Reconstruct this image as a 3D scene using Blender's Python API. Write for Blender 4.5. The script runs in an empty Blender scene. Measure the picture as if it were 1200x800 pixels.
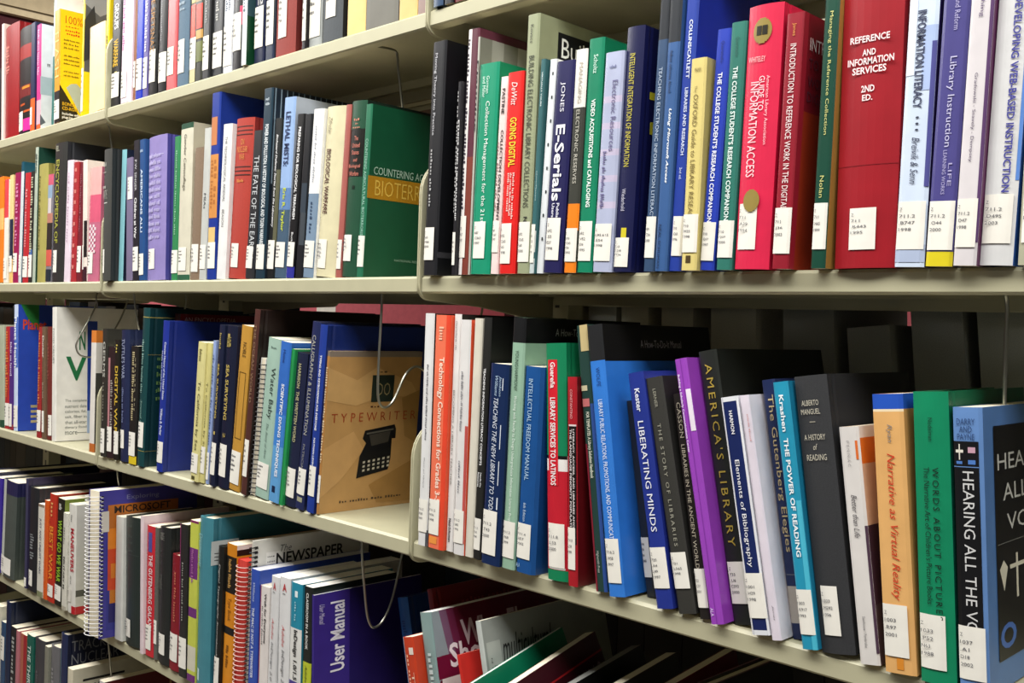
import bpy, math, random
from mathutils import Vector, Matrix
random.seed(7)
S = bpy.context.scene
COL = S.collection

# ------------------------------------------------------------------ camera
FPX, PITCH, YAW, ROLL = 1181.06, -0.0163, -0.7818, 0.0333
CAM = Vector((0.9438, -0.7882, 1.5))
fwd = Vector((math.sin(YAW)*math.cos(PITCH), math.cos(YAW)*math.cos(PITCH), math.sin(PITCH)))
_r = fwd.cross(Vector((0, 0, 1))).normalized()
_u = _r.cross(fwd)
right = _r*math.cos(ROLL) + _u*math.sin(ROLL)
up = -_r*math.sin(ROLL) + _u*math.cos(ROLL)
cd = bpy.data.cameras.new('camera')
cd.sensor_width = 36.0
cd.lens = 36.0*FPX/1200.0
cd.clip_start = 0.02
cam = bpy.data.objects.new('camera', cd)
COL.objects.link(cam)
cam.matrix_world = Matrix(((right.x, up.x, -fwd.x, CAM.x), (right.y, up.y, -fwd.y, CAM.y),
                           (right.z, up.z, -fwd.z, CAM.z), (0, 0, 0, 1)))
S.camera = cam

# ------------------------------------------------------------------ light and exposure
S.view_settings.view_transform = 'Standard'
S.view_settings.look = 'None'
S.view_settings.gamma = 1.0
S.view_settings.use_curve_mapping = False
S.view_settings.exposure = 0.0
W = bpy.data.worlds.new('world')
S.world = W
W.use_nodes = True
W.node_tree.nodes['Background'].inputs[0].default_value = (1.0, 0.97, 0.92, 1)
W.node_tree.nodes['Background'].inputs[1].default_value = 0.08

def area(name, loc, sx, sy, power, aim=(0, 0, -1), col=(1.0, 0.985, 0.95)):
    l = bpy.data.lights.new(name, 'AREA')
    l.shape = 'RECTANGLE'
    l.size, l.size_y = sx, sy
    l.energy = power
    l.color = col
    o = bpy.data.objects.new(name, l)
    o.location = loc
    o.rotation_euler = Vector(aim).to_track_quat('-Z', 'Y').to_euler()
    COL.objects.link(o)
    return o
area('fluorescent_strip_aisle', (-0.55, -0.7, 2.66), 5.2, 0.6, 118)
area('end_wall_fill', (-2.5, 1.1, 2.9), 0.25, 1.6, 34)  # added fill lamp to brighten the left end wall; no known fixture
area('next_aisle_fill', (-1.5, 1.75, 2.66), 5.0, 0.25, 14)  # unseen lamp added to light the back wall and space behind the stack

# ------------------------------------------------------------------ materials
def lin(h):
    r = []
    for i in (0, 2, 4):
        c = int(h[i:i+2], 16)/255.0
        r.append(c/12.92 if c <= 0.04045 else ((c+0.055)/1.055)**2.4)
    return r
MATS = {}
DEEP = [1.0]      # colour exponent: darkens books to offset the light, top shelf most
def mat(h, kind='gloss'):
    k = (h, kind, DEEP[0])
    if k in MATS:
        return MATS[k]
    m = bpy.data.materials.new(kind + '_' + h)
    m.use_nodes = True
    nt = m.node_tree
    p = nt.nodes['Principled BSDF']
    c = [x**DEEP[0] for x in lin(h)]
    rough = {'gloss': .38, 'cloth': .7, 'paper': .75, 'pages': .85, 'paint': .42, 'wire': .28, 'matte': .85, 'ink': .5, 'soft': .5}[kind]
    p.inputs['Roughness'].default_value = rough
    tc = nt.nodes.new('ShaderNodeTexCoord')
    nz = nt.nodes.new('ShaderNodeTexNoise')
    mp = nt.nodes.new('ShaderNodeMapping')
    nt.links.new(tc.outputs['Object'], mp.inputs[0])
    nt.links.new(mp.outputs[0], nz.inputs['Vector'])
    rp = nt.nodes.new('ShaderNodeValToRGB')
    nt.links.new(nz.outputs['Fac'], rp.inputs[0])
    nt.links.new(rp.outputs[0], p.inputs['Base Color'])
    amt = {'cloth': .13, 'pages': .16, 'paint': .03}.get(kind, .06)
    rp.color_ramp.elements[0].position = .3
    rp.color_ramp.elements[1].position = .7
    rp.color_ramp.elements[0].color = [x*(1-amt) for x in c] + [1]
    rp.color_ramp.elements[1].color = [min(1, x*(1+amt)) for x in c] + [1]
    nz.inputs['Scale'].default_value = {'cloth': 900, 'pages': 1, 'paint': 30}.get(kind, 40)
    if kind == 'pages':
        mp.inputs['Scale'].default_value = (2200, 3, 3)
    if kind in ('cloth', 'paint'):
        b = nt.nodes.new('ShaderNodeBump')
        b.inputs['Strength'].default_value = .25 if kind == 'cloth' else .06
        b.inputs['Distance'].default_value = .0004
        n2 = nt.nodes.new('ShaderNodeTexNoise')
        n2.inputs['Scale'].default_value = 1100 if kind == 'cloth' else 500
        nt.links.new(tc.outputs['Object'], n2.inputs['Vector'])
        nt.links.new(n2.outputs['Fac'], b.inputs['Height'])
        nt.links.new(b.outputs['Normal'], p.inputs['Normal'])
    if kind == 'wire':
        p.inputs['Metallic'].default_value = .9
    MATS[k] = m
    return m

# ------------------------------------------------------------------ mesh helpers
class MB:
    """collects polygons with their materials and links them as one object"""
    def __init__(s):
        s.v = []; s.f = []; s.m = []; s.ms = []; s.smooth = False
    def mi(s, m):
        if m not in s.ms:
            s.ms.append(m)
        return s.ms.index(m)
    def poly(s, pts, m):
        n = len(s.v)
        s.v += [tuple(p) for p in pts]
        s.f.append(tuple(range(n, n+len(pts))))
        s.m.append(s.mi(m))
    def add(s, vs, fs, m):
        n = len(s.v)
        k = s.mi(m)
        s.v += [tuple(p) for p in vs]
        for f in fs:
            s.f.append(tuple(i+n for i in f)); s.m.append(k)
    def box(s, a, b, m):
        x0, y0, z0 = a; x1, y1, z1 = b
        s.add([(x0,y0,z0),(x1,y0,z0),(x1,y1,z0),(x0,y1,z0),(x0,y0,z1),(x1,y0,z1),(x1,y1,z1),(x0,y1,z1)],
              [(0,3,2,1),(4,5,6,7),(0,1,5,4),(1,2,6,5),(2,3,7,6),(3,0,4,7)], m)
    def prism(s, pts, ax, a, b, m):
        """polygon pts (two coords) extruded along axis ax from a to b"""
        def P(p, t):
            q = [p[0], p[1]]; q.insert(ax, t); return tuple(q)
        n = len(pts)
        vs = [P(p, a) for p in pts] + [P(p, b) for p in pts]
        fs = [tuple(range(n))[::-1], tuple(range(n, 2*n))] + [(i, (i+1) % n, n+(i+1) % n, n+i) for i in range(n)]
        s.add(vs, fs, m)
    def tube(s, pts, r, m, n=8):
        pts = [Vector(p) for p in pts]
        rings = []
        ref = None
        for i, p in enumerate(pts):
            t = (pts[min(i+1, len(pts)-1)] - pts[max(i-1, 0)]).normalized()
            if ref is None:
                ref = t.orthogonal().normalized()
            ref = (ref - t*ref.dot(t)).normalized()
            w = t.cross(ref)
            rings.append([p + ref*r*math.cos(a*2*math.pi/n) + w*r*math.sin(a*2*math.pi/n) for a in range(n)])
        vs = [v for g in rings for v in g]
        fs = []
        for i in range(len(rings)-1):
            for a in range(n):
                b = (a+1) % n
                fs.append((i*n+a, i*n+b, (i+1)*n+b, (i+1)*n+a))
        fs.append(tuple(range(n))[::-1]); fs.append(tuple(range(len(vs)-n, len(vs))))
        s.add(vs, fs, m)
    def build(s, name, parent=None, smooth=False, bevel=0):
        me = bpy.data.meshes.new(name)
        me.from_pydata(s.v, [], s.f)
        for m in s.ms:
            me.materials.append(m)
        me.polygons.foreach_set('material_index', s.m)
        if smooth:
            me.polygons.foreach_set('use_smooth', [True]*len(s.f))
        me.update()
        o = bpy.data.objects.new(name, me)
        COL.objects.link(o)
        if parent:
            o.parent = parent
        if bevel:
            b = o.modifiers.new('bevel', 'BEVEL'); b.width = bevel; b.segments = 2; b.limit_method = 'ANGLE'
        return o
def tag(o, label, cat, group=None, kind=None):
    o['label'] = label; o['category'] = cat
    if group: o['group'] = group
    if kind: o['kind'] = kind
    return o
def empty(name, loc=(0, 0, 0), rot=(0, 0, 0)):
    o = bpy.data.objects.new(name, None)
    o.empty_display_size = .02
    o.location = loc; o.rotation_euler = rot
    COL.objects.link(o)
    return o

# lettering: strings turned into flat outline meshes, boxed to 0..1
TXT = {}
def glyphs(s, style=''):
    k = (s, style)
    if k in TXT:
        return TXT[k]
    c = bpy.data.curves.new('lettering', 'FONT')
    c.body = s
    c.resolution_u = 2
    c.fill_mode = 'FRONT'
    if 'b' in style: c.offset = .022
    if 'l' in style: c.offset = -.008
    if 'i' in style: c.shear = .3
    if 'c' in style: c.align_x = 'CENTER'
    if 's' in style: c.space_character = 1.35
    if 'm' in style: c.space_line = .85
    o = bpy.data.objects.new('lettering', c)
    COL.objects.link(o)
    dg = bpy.context.evaluated_depsgraph_get()
    me = bpy.data.meshes.new_from_object(o.evaluated_get(dg))
    vs = [(v.co.x, v.co.y) for v in me.vertices]
    fs = [tuple(p.vertices) for p in me.polygons]
    bpy.data.objects.remove(o); bpy.data.curves.remove(c); bpy.data.meshes.remove(me)
    if not vs:
        vs = [(0, 0), (1, 0), (1, 1)]; fs = []
    x0 = min(v[0] for v in vs); x1 = max(v[0] for v in vs); y0 = min(v[1] for v in vs); y1 = max(v[1] for v in vs)
    vs = [((a-x0)/max(1e-6, x1-x0), (b-y0)/max(1e-6, y1-y0)) for a, b in vs]
    TXT[k] = (vs, fs)
    return TXT[k]
def smudge(n, seed):
    """a line of print too small to read: n word-like runs of short strokes"""
    r = random.Random(seed)
    vs, fs = [], []
    x = 0.0
    spans = []
    for i in range(n):
        for j in range(r.randint(3, 8)):
            wd = r.uniform(.5, .9)
            spans.append((x, x+wd, r.choice((.7, .7, 1.0)), r.choice((.0, .0, .12)))); x += wd + .45
        x += .9
    for a, b, hh, lo in spans:
        k = len(vs)
        vs += [(a/x, lo), (b/x, lo), (b/x, hh), (a/x, hh)]
        fs.append((k, k+1, k+2, k+3))
    return vs, fs

# ------------------------------------------------------------------ where the photograph's points lie on the shelves
def at(px, py, y):
    d = fwd*FPX + right*(px-600.0) + up*(400.0-py)
    t = (y-CAM.y)/d.y
    return CAM + d*t
def project(p):
    d = Vector(p)-CAM
    z = d.dot(fwd)
    return 600+FPX*d.dot(right)/z, 400-FPX*d.dot(up)/z
def x_at(px, y, z):
    a, b = -4.0, 0.93 if y < .2 else 2.0
    for _ in range(50):
        m = .5*(a+b)
        if (Vector((m, y, z))-CAM).dot(fwd) < .05 or project((m, y, z))[0] > px: b = m
        else: a = m
    return .5*(a+b)
BAY = .914
LEVEL = {1: 1.8762, 2: 1.5555, 3: 1.2342, 4: .9176, 5: .600, 6: .285}

# ------------------------------------------------------------------ the room
PAINT = 'b9b597'
def struct(name, mb):
    o = mb.build(name); o['kind'] = 'structure'; return o
m = MB(); m.box((-6.2, -2.6, -.1), (3.2, 3.6, 0), mat('8a8074', 'cloth')); struct('floor', m)
m = MB(); m.box((-6.2, -2.6, 3.6), (3.2, 3.6, 3.7), mat('d8d4c8', 'matte')); struct('ceiling', m)
m = MB(); m.box((-6.2, 3.5, 0), (3.2, 3.6, 3.6), mat('a39788', 'matte')); struct('wall_back', m)
m = MB(); m.box((-6.2, -2.6, 0), (-6.1, 3.5, 3.6), mat('c3b18f', 'matte')); struct('wall_left', m)
# left end: a beige bulkhead with a groove above a dark red wall
XL = -3.3
def z_on_left(px, py):
    d = fwd*FPX + right*(px-600.0) + up*(400.0-py)
    t = (XL-CAM.x)/d.x
    return (CAM + d*t).z
zg = z_on_left(0, 5.8); zb = z_on_left(0, 15.2)
m = MB(); m.box((XL-.1, -2.6, 0), (XL, 3.5, zb), mat('47101a', 'matte')); struct('trim_1', m)
m = MB(); m.box((XL-.1, -2.6, zb), (XL+.03, 3.5, zg-.008), mat('c9b795', 'matte')); struct('trim_2', m)
m = MB(); m.box((XL-.1, -2.6, zg-.008), (XL+.022, 3.5, zg), mat('6d5f49', 'matte')); struct('trim_3', m)
m = MB(); m.box((XL-.1, -2.6, zg), (XL+.03, 3.5, 3.6), mat('c3b18f', 'matte')); struct('trim_4', m)

# ------------------------------------------------------------------ steel shelving
PM = mat(PAINT, 'paint')
DK = mat('55523f', 'paint')
LIP = .0205
names = {0: 'right', -1: 'middle', -2: 'left', -3: 'far left'}
ordn = {0: 'topmost', 1: 'top', 2: 'second', 3: 'third', 4: 'fourth', 5: 'fifth', 6: 'lowest'}
def bracket(mb, x, t, side, low=False):
    """end plate: rounded nose rising above the shelf, underside deepening to the post"""
    pts = []
    R = .032
    for i in range(9):                                  # lower front corner
        a = math.pi + i*math.pi/16
        pts.append((-.003+.018+.018*math.cos(a), -.011+.018*math.sin(a)))
    pts += [(.10, -.034), (.238, -.052), (.238, .16)]
    pts += [(.10, .152)]
    for i in range(9):                                  # upper front corner
        a = math.pi/2 + i*math.pi/16
        pts.append((-.003+.045+.045*math.cos(a), .10+.045*math.sin(a)))
    if low: pts = pts[:11] + [(.238, -.004), (-.003, -.004)]
    if side < 0: pts = [(.53-y, z) for y, z in pts][::-1]
    mb.prism(pts, 0, x, x+t, PM)
    # rolled rim round the outline
    return pts
def shelf(bay, lev, side=1):
    z = LEVEL[lev]
    x0, x1 = bay*BAY, (bay+1)*BAY
    face = 'facing the aisle' if side > 0 else 'on the far face of the stack'
    root = empty('metal_shelf', (0, 0, z))
    tag(root, f'beige steel {ordn[lev]} shelf of the {names[bay]} bay {face}', 'shelf', 'steel shelves of the book stack')
    Y = (lambda y: y) if side > 0 else (lambda y: .53-y)
    b = MB()
    prof = [(0, -.003), (.003, 0), (.246, 0), (.246, -.018), (.243, -.018), (.243, -.003), (.0045, -.003), (.0025, -.005), (.0025, -LIP+.002), (.016, -LIP+.002), (.016, -LIP), (.002, -LIP), (0, -LIP+.002)]
    prof = [(Y(y), q) for y, q in prof]
    if side < 0: prof = prof[::-1]
    b.prism(prof, 0, x0+.0045, x1-.0045, PM)
    b.build('shelf_board', root)
    r = MB()                                            # stiffening channel under the rear edge
    r.prism([(Y(y), q) for y, q in ((.205, -.003), (.242, -.003), (.242, -.026), (.238, -.026), (.236, -.008), (.211, -.008), (.209, -.016), (.205, -.016))], 0, x0+.006, x1-.006, PM)
    r.build('rear_rail', root)
    for x in (x0+.0006, x1-.0028):
        e = MB(); pts = bracket(e, x, .0022, side, lev == 4 and abs(x) < .01)
        e.build('end_bracket', root, bevel=.0009)
    return root
for lev in (1, 2, 3, 4, 5):
    for bay in (0, -1, -2):
        shelf(bay, lev)
for lev in (1, 2, 3, 4):
    for bay in (0, -1, -2):
        shelf(bay, lev, -1)
for lev in (2, 3, 4, 5):
    shelf(-3, lev)
    shelf(-3, lev, -1)
for i, j in enumerate((1, 0, -1, -2)):
    x = j*BAY
    p = MB()
    p.box((x-.02, .2495, 0), (x-.016, .2805, 2.28), PM); p.box((x+.016, .2495, 0), (x+.02, .2805, 2.28), PM)
    p.box((x-.016, .2495, 0), (x+.016, .2525, 2.28), PM); p.box((x-.016, .2775, 0), (x+.016, .2805, 2.28), PM)
    for k in range(60):
        zz = .2+k*.034
        p.box((x-.004, .2492, zz), (x+.004, .2496, zz+.014), mat('2a2921', 'paint'))
    o = p.build('upright_post')
    tag(o, ['beige slotted steel post at the near end of the right bay', 'beige slotted steel post between the right and middle bays',
            'beige slotted steel post between the middle and left bays', 'beige slotted steel post at the far end of the left bay'][i], 'post', 'slotted posts of the book stack')

# ------------------------------------------------------------------ books
class Row: pass
cur = Row()
NB = [0]
LOG = []
SPECS = []
LASTB = {}
def row(level, group, y=.004):
    cur.z = LEVEL[level]; cur.group = group; cur.y = y; cur.level = level
def b(xl, xr, xt, yt, c, label, name='book', cat='book', h=None, lean=None, cov=None, hb=0, kind=None, sb=(), fb=(), tx=(), fx=(), art=(), fart=(),
      st=(.06, .24), cn=None, d=None, y=None, pitch=0, page='efe6d0', sag=None, stc='eeebe2', coil=None, at_top=0, sw=(.1, .92), yaw=0, fs=None):
    NB[0] += 1
    rnd = random.Random(NB[0]*17+3)
    z0 = cur.z
    y0 = cur.y + rnd.uniform(-.002, .004) if y is None else y
    if at_top:
        P = at(xt, yt, y0)
        xa = P.x; H = P.z - z0
        wpx = project((xa+.05, y0, P.z))[0] - project((xa, y0, P.z))[0]
        w = (xr-xl)/wpx*.05
        a = lean or 0
        xa -= math.tan(a)*H
        H = H/math.cos(a)
    else:
        xa = x_at(xl, y0, z0); xb = x_at(xr, y0, z0)
        if xt is None:
            a = 0.0 if lean is None else lean
            H = h or .23
        else:
            P = at(xt, yt, y0)
            a = math.atan2(P.x-xa, P.z-z0) if lean is None else lean
            H = h or math.hypot(P.x-xa, P.z-z0)
        w = (xb-xa)*math.cos(a)
    w -= .0005
    if d is None: d = min(.2, max(.125, H*rnd.uniform(.66, .74)))
    d = min(d, .237-y0)
    kind = kind or ('cloth' if hb == 2 else 'gloss')
    SPECS.append(dict(xa=xa, w=w, H=H, a=a, y0=y0, z0=z0, group=cur.group, level=cur.level, idx=NB[0], name=name, cat=cat, label=label, c=c, cov=cov, hb=hb, kind=kind,
                      sb=sb, fb=fb, tx=tx, fx=fx, art=art, fart=fart, st=st, cn=cn, d=d, pitch=pitch, page=page, sag=sag, stc=stc, coil=coil, sw=sw, yaw=yaw, fs=fs))
def settle():
    """neighbours on a shelf may touch but not share room"""
    by = {}
    for s in SPECS: by.setdefault((s['level'], s['group'].split(',')[-1]), []).append(s)
    for k, L in by.items():
        L.sort(key=lambda s: s['xa'] + math.tan(s['a'])*.08)
        bay = {'right bay': 0, 'middle bay': -1, 'left bay': -2}.get(k[1].strip())
        for p, q in zip(L, L[1:]):
            for it in range(3):
                zt = min(p['H']*math.cos(p['a']), q['H']*math.cos(q['a']))
                f = lambda z: (p['xa'] + p['w']/math.cos(p['a']) + math.tan(p['a'])*z) - (q['xa'] + math.tan(q['a'])*z) + .0003
                o0, o1 = f(0), f(zt)
                o = max(o0, o1)
                if o <= 0: break
                if it == 0:
                    cut = min(o, .3*p['w']); p['w'] -= cut*math.cos(p['a'])
                    if cut > .004: LOG.append(('cut', p['label'], round(cut, 4), round(o, 4)))
                elif it == 1 and o1 > max(o0, 0):
                    na = math.atan(math.tan(q['a']) + o1/zt)
                    LOG.append(('lean', q['label'], round(math.degrees(na-q['a']), 2)))
                    q['a'] = na
                else:
                    LOG.append(('shift', q['label'], round(o, 4))); q['xa'] += o
def build_all():
    settle()
    for s in SPECS: make_book(**s)
def make_book(xa, w, H, a, y0, z0, group, level, idx, name, cat, label, c, cov, hb, kind, sb, fb, tx, fx, art, fart, st, cn, d, pitch, page, sag, stc, coil, sw, yaw, fs):
    rnd = random.Random(idx*17+3)
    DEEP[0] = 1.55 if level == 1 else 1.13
    t = .0026 if hb else .0007
    t = min(t, w*.28)
    oh = .003 if hb else .0
    fs = fs or d
    zz = z0 + (max(0, w*math.sin(a))) + .0002
    root = empty(name, (xa, y0, zz), (pitch, a, yaw))
    tag(root, label, cat, group)
    cov = cov or c
    if sag is None: sag = min(.09*w, .0035) if hb else min(.12*w, .0014)
    pw = 2.0 if hb else 7.0
    sy = lambda u: sag*abs(2*u-1)**pw
    if coil:
        board = .0011; ins = .0022
        cv = MB(); cv.box((ins, .004, 0), (ins+board, d, H), mat(cov, kind)); cv.box((w-ins-board, .004, 0), (w-ins, d, H), mat(cov, kind)); cv.build('cover', root)
        pg = MB(); pg.box((ins+board+.0003, .005, .001), (w-ins-board-.0003, d-.002, H-.001), mat(page, 'pages')); pg.build('pages', root)
        ln = MB(); n = int(H/.0072)
        for k in range(n):
            zc = H*.02 + k*H*.96/n
            pts = []
            for q in range(13):
                an = q*2*math.pi/12
                pts.append((w/2+(w/2-.0009)*math.cos(an), .006+(max(.007, w*.32))*math.sin(an), zc+.0022*q/12))
            ln.tube(pts, .0008, mat(coil, 'wire' if coil == 'b9b9bd' else 'soft'), 6)
        ln.build('spiral_binding', root, smooth=True)
        holes = MB()
        for k in range(n):
            zc = H*.02 + k*H*.96/n
            holes.box((w-ins-.0002, .0065, zc), (w-ins+.00012, .0115, zc+.0032), mat('24221f', 'paper'))
        holes.build('punched_holes', root)
    else:
        zs = sorted({0.0, 1.0} | {v for q in list(sb)+list(fb) for v in q[:2]})
        zs = [v for v in zs if 0 <= v <= 1]
        NSP = 9
        sp = [(u*w, sy(u)) for u in [i/(NSP-1.0) for i in range(NSP)]]
        e = sag
        left = [(0, d)]; rightp = []
        inl = [(t, d)]
        if hb:
            left += [(0, e+.013), (.0008, e+.0095), (0, e+.006)]
            inl += [(t, e+.013), (t+.0002, e+.0095), (t, e+.006)]
        rightp = [(w-q[0], q[1]) for q in left[::-1]]
        inr = [(w-q[0], q[1]) for q in inl[::-1]]
        outer = left + sp + rightp
        ins = [(min(max(x_, t), w-t), yy+t) for x_, yy in sp]
        inner = inl + ins + inr
        nL = len(left); n = len(outer)
        def pick(bands, v0, v1, base):
            vm = .5*(v0+v1)
            r = base
            for q in bands:
                if q[0] <= vm <= q[1]: r = q[2]
            return r
        cv = MB()
        # bands are given from the top down
        for k in range(len(zs)-1):
            v0, v1 = zs[k], zs[k+1]
            za, zb_ = H*(1-v1), H*(1-v0)
            ms = mat(pick(sb, v0, v1, c), kind)
            mf = mat(pick(fb, v0, v1, cov), kind)
            mb_ = mat(cov, kind)
            for i in range(n-1):
                mm = mb_ if i < nL-0 and i < nL else (mf if i >= nL+NSP-1 else ms)
                if i == nL-1: mm = ms
                pa, pb = outer[i], outer[i+1]
                cv.poly([(pa[0], pa[1], za), (pb[0], pb[1], za), (pb[0], pb[1], zb_), (pa[0], pa[1], zb_)], mm)
                pa, pb = inner[i], inner[i+1]
                cv.poly([(pa[0], pa[1], zb_), (pb[0], pb[1], zb_), (pb[0], pb[1], za), (pa[0], pa[1], za)], mb_)
        edge = mat(pick(sb, 0, .001, c), kind)
        for i in range(n-1):
            a0, a1, b0, b1 = outer[i], outer[i+1], inner[i], inner[i+1]
            cv.poly([(a0[0], a0[1], H), (a1[0], a1[1], H), (b1[0], b1[1], H), (b0[0], b0[1], H)], edge)
            cv.poly([(a1[0], a1[1], 0), (a0[0], a0[1], 0), (b0[0], b0[1], 0), (b1[0], b1[1], 0)], edge)
        for (o1, i1) in ((outer[0], inner[0]), (inner[-1], outer[-1])):
            cv.poly([(o1[0], o1[1], 0), (o1[0], o1[1], H), (i1[0], i1[1], H), (i1[0], i1[1], 0)], mat(cov, kind))
        cv.build('cover', root)
        pg = MB()
        pm = mat(page, 'pages')
        q = .0002
        arc = [(min(max(x_, t+q), w-t-q), yy+t+q) for x_, yy in sp]
        pts = arc + [(w-t-q, d-oh-.0003)] + [(t+q, d-oh-.0003)]
        pg.prism(pts, 2, oh+.0002, H-oh-(.0002 if oh else .0003), pm)
        pg.build('pages', root)
    # printed areas
    dec = MB()
    lift = [0.00025]
    wf = w - (.0022 if coil else 0)
    def rect_spine(u0, u1, v0, v1, mm, out, e_):
        k = 6
        us = [u0+(u1-u0)*i/k for i in range(k+1)]
        vs = []
        for u in us:
            vs += [(u*w, sy(u)-e_, H*(1-v1)), (u*w, sy(u)-e_, H*(1-v0))]
        out.add(vs, [(2*i, 2*i+2, 2*i+3, 2*i+1) for i in range(k)], mm)
    def rect_front(u0, u1, v0, v1, mm, out, e_):
        out.poly([(wf+e_, u0*fs, H*(1-v1)), (wf+e_, min(u1*fs, d), H*(1-v1)), (wf+e_, min(u1*fs, d), H*(1-v0)), (wf+e_, u0*fs, H*(1-v0))], mm)
    for q in art:
        lift[0] += .00004
        rect_spine(q[0], q[1], q[2], q[3], mat(q[4], kind), dec, lift[0])
    for q in fart:
        lift[0] += .00004
        if len(q) == 2:     # polygon: (points, colour)
            dec.poly([(wf+lift[0], u*fs, H*(1-v)) for u, v in q[0]], mat(q[1], kind))
        else:
            rect_front(q[0], q[1], q[2], q[3], mat(q[4], kind), dec, lift[0])
    def put(q, face, out, e_, i):
        s, u0, u1, v0, v1, cc = q[:6]
        sty = q[6] if len(q) > 6 else ''
        mm = mat(cc, 'ink')
        if s.startswith('~'): vs, gf = smudge(int(s[1:]), idx*31+i)
        else: vs, gf = glyphs(s, ''.join(x_ for x_ in sty if x_ in 'bilcsm'))
        out_v = []
        for tx_, ty_ in vs:
            if 'h' in sty: u = u0+(u1-u0)*tx_; v = v1-(v1-v0)*ty_
            elif 'u' in sty: u = u1-(u1-u0)*ty_; v = v1-(v1-v0)*tx_
            else: u = u0+(u1-u0)*ty_; v = v0+(v1-v0)*tx_
            if face == 's': out_v.append((u*w, yl-e_, H*(1-v)))
            else: out_v.append((wf+e_, u*fs, H*(1-v)))
        out.add(out_v, gf, mm)
    for i, q in enumerate(tx):
        yl = min(sy(q[1]), sy(q[2]), sy(.5) if q[1] < .5 < q[2] else 9)
        lt = MB(); put(q, 's', lt, .0006, i)
        if lt.f: lt.build('spine_title' if i == 0 else 'spine_lettering', root)
    yl = 0
    for i, q in enumerate(fx):
        lt = MB(); put(q, 'f', lt, .0006, 50+i)
        if lt.f: lt.build('cover_title' if i == 0 else 'cover_lettering', root)
    if dec.f: dec.build('cover_print', root)
    if st and not coil:
        s_ = MB()
        rect_spine(sw[0], sw[1], 1-st[1], 1-st[0], mat(stc, 'paper'), s_, .0008)
        lo = s_.build('call_number_label', root)
        n_ = MB()
        hh = st[1]-st[0]
        lines = cn or ['~1']*4
        yl = min(sy(sw[0]), sy(sw[1]), sy(.5))
        for i, s in enumerate(lines):
            v0 = 1-st[1]+hh*(.13+.14*i)
            L = (sw[1]-sw[0])*min(.8, (.12*len(s) if s[0] != '~' else rnd.uniform(.3, .55)))
            put((s, sw[0]+.08*(sw[1]-sw[0]), sw[0]+.05*(sw[1]-sw[0])+L, v0, v0+hh*.068, '63636a', 'h'), 's', n_, .0011, 90+i)
        n_.build('call_number', lo)
    return root
# ================================================================== top shelf
W_ = 'f4f2ee'
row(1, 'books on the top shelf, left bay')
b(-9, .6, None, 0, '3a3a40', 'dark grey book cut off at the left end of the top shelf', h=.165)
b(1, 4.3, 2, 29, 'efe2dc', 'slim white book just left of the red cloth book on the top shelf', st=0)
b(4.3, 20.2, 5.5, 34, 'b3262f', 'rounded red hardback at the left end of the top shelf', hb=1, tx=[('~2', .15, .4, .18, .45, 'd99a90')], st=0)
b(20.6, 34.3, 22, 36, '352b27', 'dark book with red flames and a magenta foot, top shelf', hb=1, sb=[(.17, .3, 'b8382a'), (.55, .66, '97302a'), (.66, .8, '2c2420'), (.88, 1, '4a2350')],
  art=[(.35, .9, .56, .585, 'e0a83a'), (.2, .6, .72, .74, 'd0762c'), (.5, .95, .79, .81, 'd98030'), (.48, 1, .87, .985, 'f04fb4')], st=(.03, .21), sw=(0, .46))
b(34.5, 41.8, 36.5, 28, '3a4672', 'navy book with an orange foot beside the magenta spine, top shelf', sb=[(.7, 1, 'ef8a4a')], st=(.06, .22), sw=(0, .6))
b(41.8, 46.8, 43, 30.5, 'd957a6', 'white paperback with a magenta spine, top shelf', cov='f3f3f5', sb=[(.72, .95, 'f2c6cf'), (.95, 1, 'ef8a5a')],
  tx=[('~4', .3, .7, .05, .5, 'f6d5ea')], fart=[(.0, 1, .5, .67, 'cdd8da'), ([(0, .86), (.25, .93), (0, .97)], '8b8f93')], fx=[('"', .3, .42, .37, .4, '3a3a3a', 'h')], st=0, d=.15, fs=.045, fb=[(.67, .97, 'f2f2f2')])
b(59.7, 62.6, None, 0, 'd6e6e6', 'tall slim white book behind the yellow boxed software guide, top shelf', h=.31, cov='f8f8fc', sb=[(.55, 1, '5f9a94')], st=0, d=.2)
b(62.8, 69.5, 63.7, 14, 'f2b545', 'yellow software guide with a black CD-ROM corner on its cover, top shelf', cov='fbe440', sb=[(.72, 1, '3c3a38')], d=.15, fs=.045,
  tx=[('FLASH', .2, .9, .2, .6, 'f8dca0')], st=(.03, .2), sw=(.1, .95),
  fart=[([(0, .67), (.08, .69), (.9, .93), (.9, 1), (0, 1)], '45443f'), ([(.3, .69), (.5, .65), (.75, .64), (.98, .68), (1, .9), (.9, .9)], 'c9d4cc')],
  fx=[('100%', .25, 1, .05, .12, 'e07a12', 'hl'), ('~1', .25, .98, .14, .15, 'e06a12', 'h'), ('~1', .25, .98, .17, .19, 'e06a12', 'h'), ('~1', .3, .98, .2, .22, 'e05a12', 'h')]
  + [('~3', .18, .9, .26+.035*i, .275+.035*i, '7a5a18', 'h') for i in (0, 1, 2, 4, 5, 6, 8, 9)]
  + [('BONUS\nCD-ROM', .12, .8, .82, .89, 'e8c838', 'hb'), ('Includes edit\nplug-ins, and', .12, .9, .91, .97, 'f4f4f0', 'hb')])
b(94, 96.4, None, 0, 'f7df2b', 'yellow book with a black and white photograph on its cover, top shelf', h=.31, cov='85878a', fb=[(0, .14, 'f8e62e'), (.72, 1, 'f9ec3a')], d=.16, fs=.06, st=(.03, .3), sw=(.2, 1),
  fart=[([(0, .2), (.4, .16), (.9, .2), (1, .3), (.5, .36), (0, .3)], 'b9bbbd'), ([(.0, .4), (.3, .3), (.5, .6), (0, .66)], '5d5f63')], fx=[('~2', .1, .9, .08, .11, 'c9a92a', 'h')])
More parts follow.
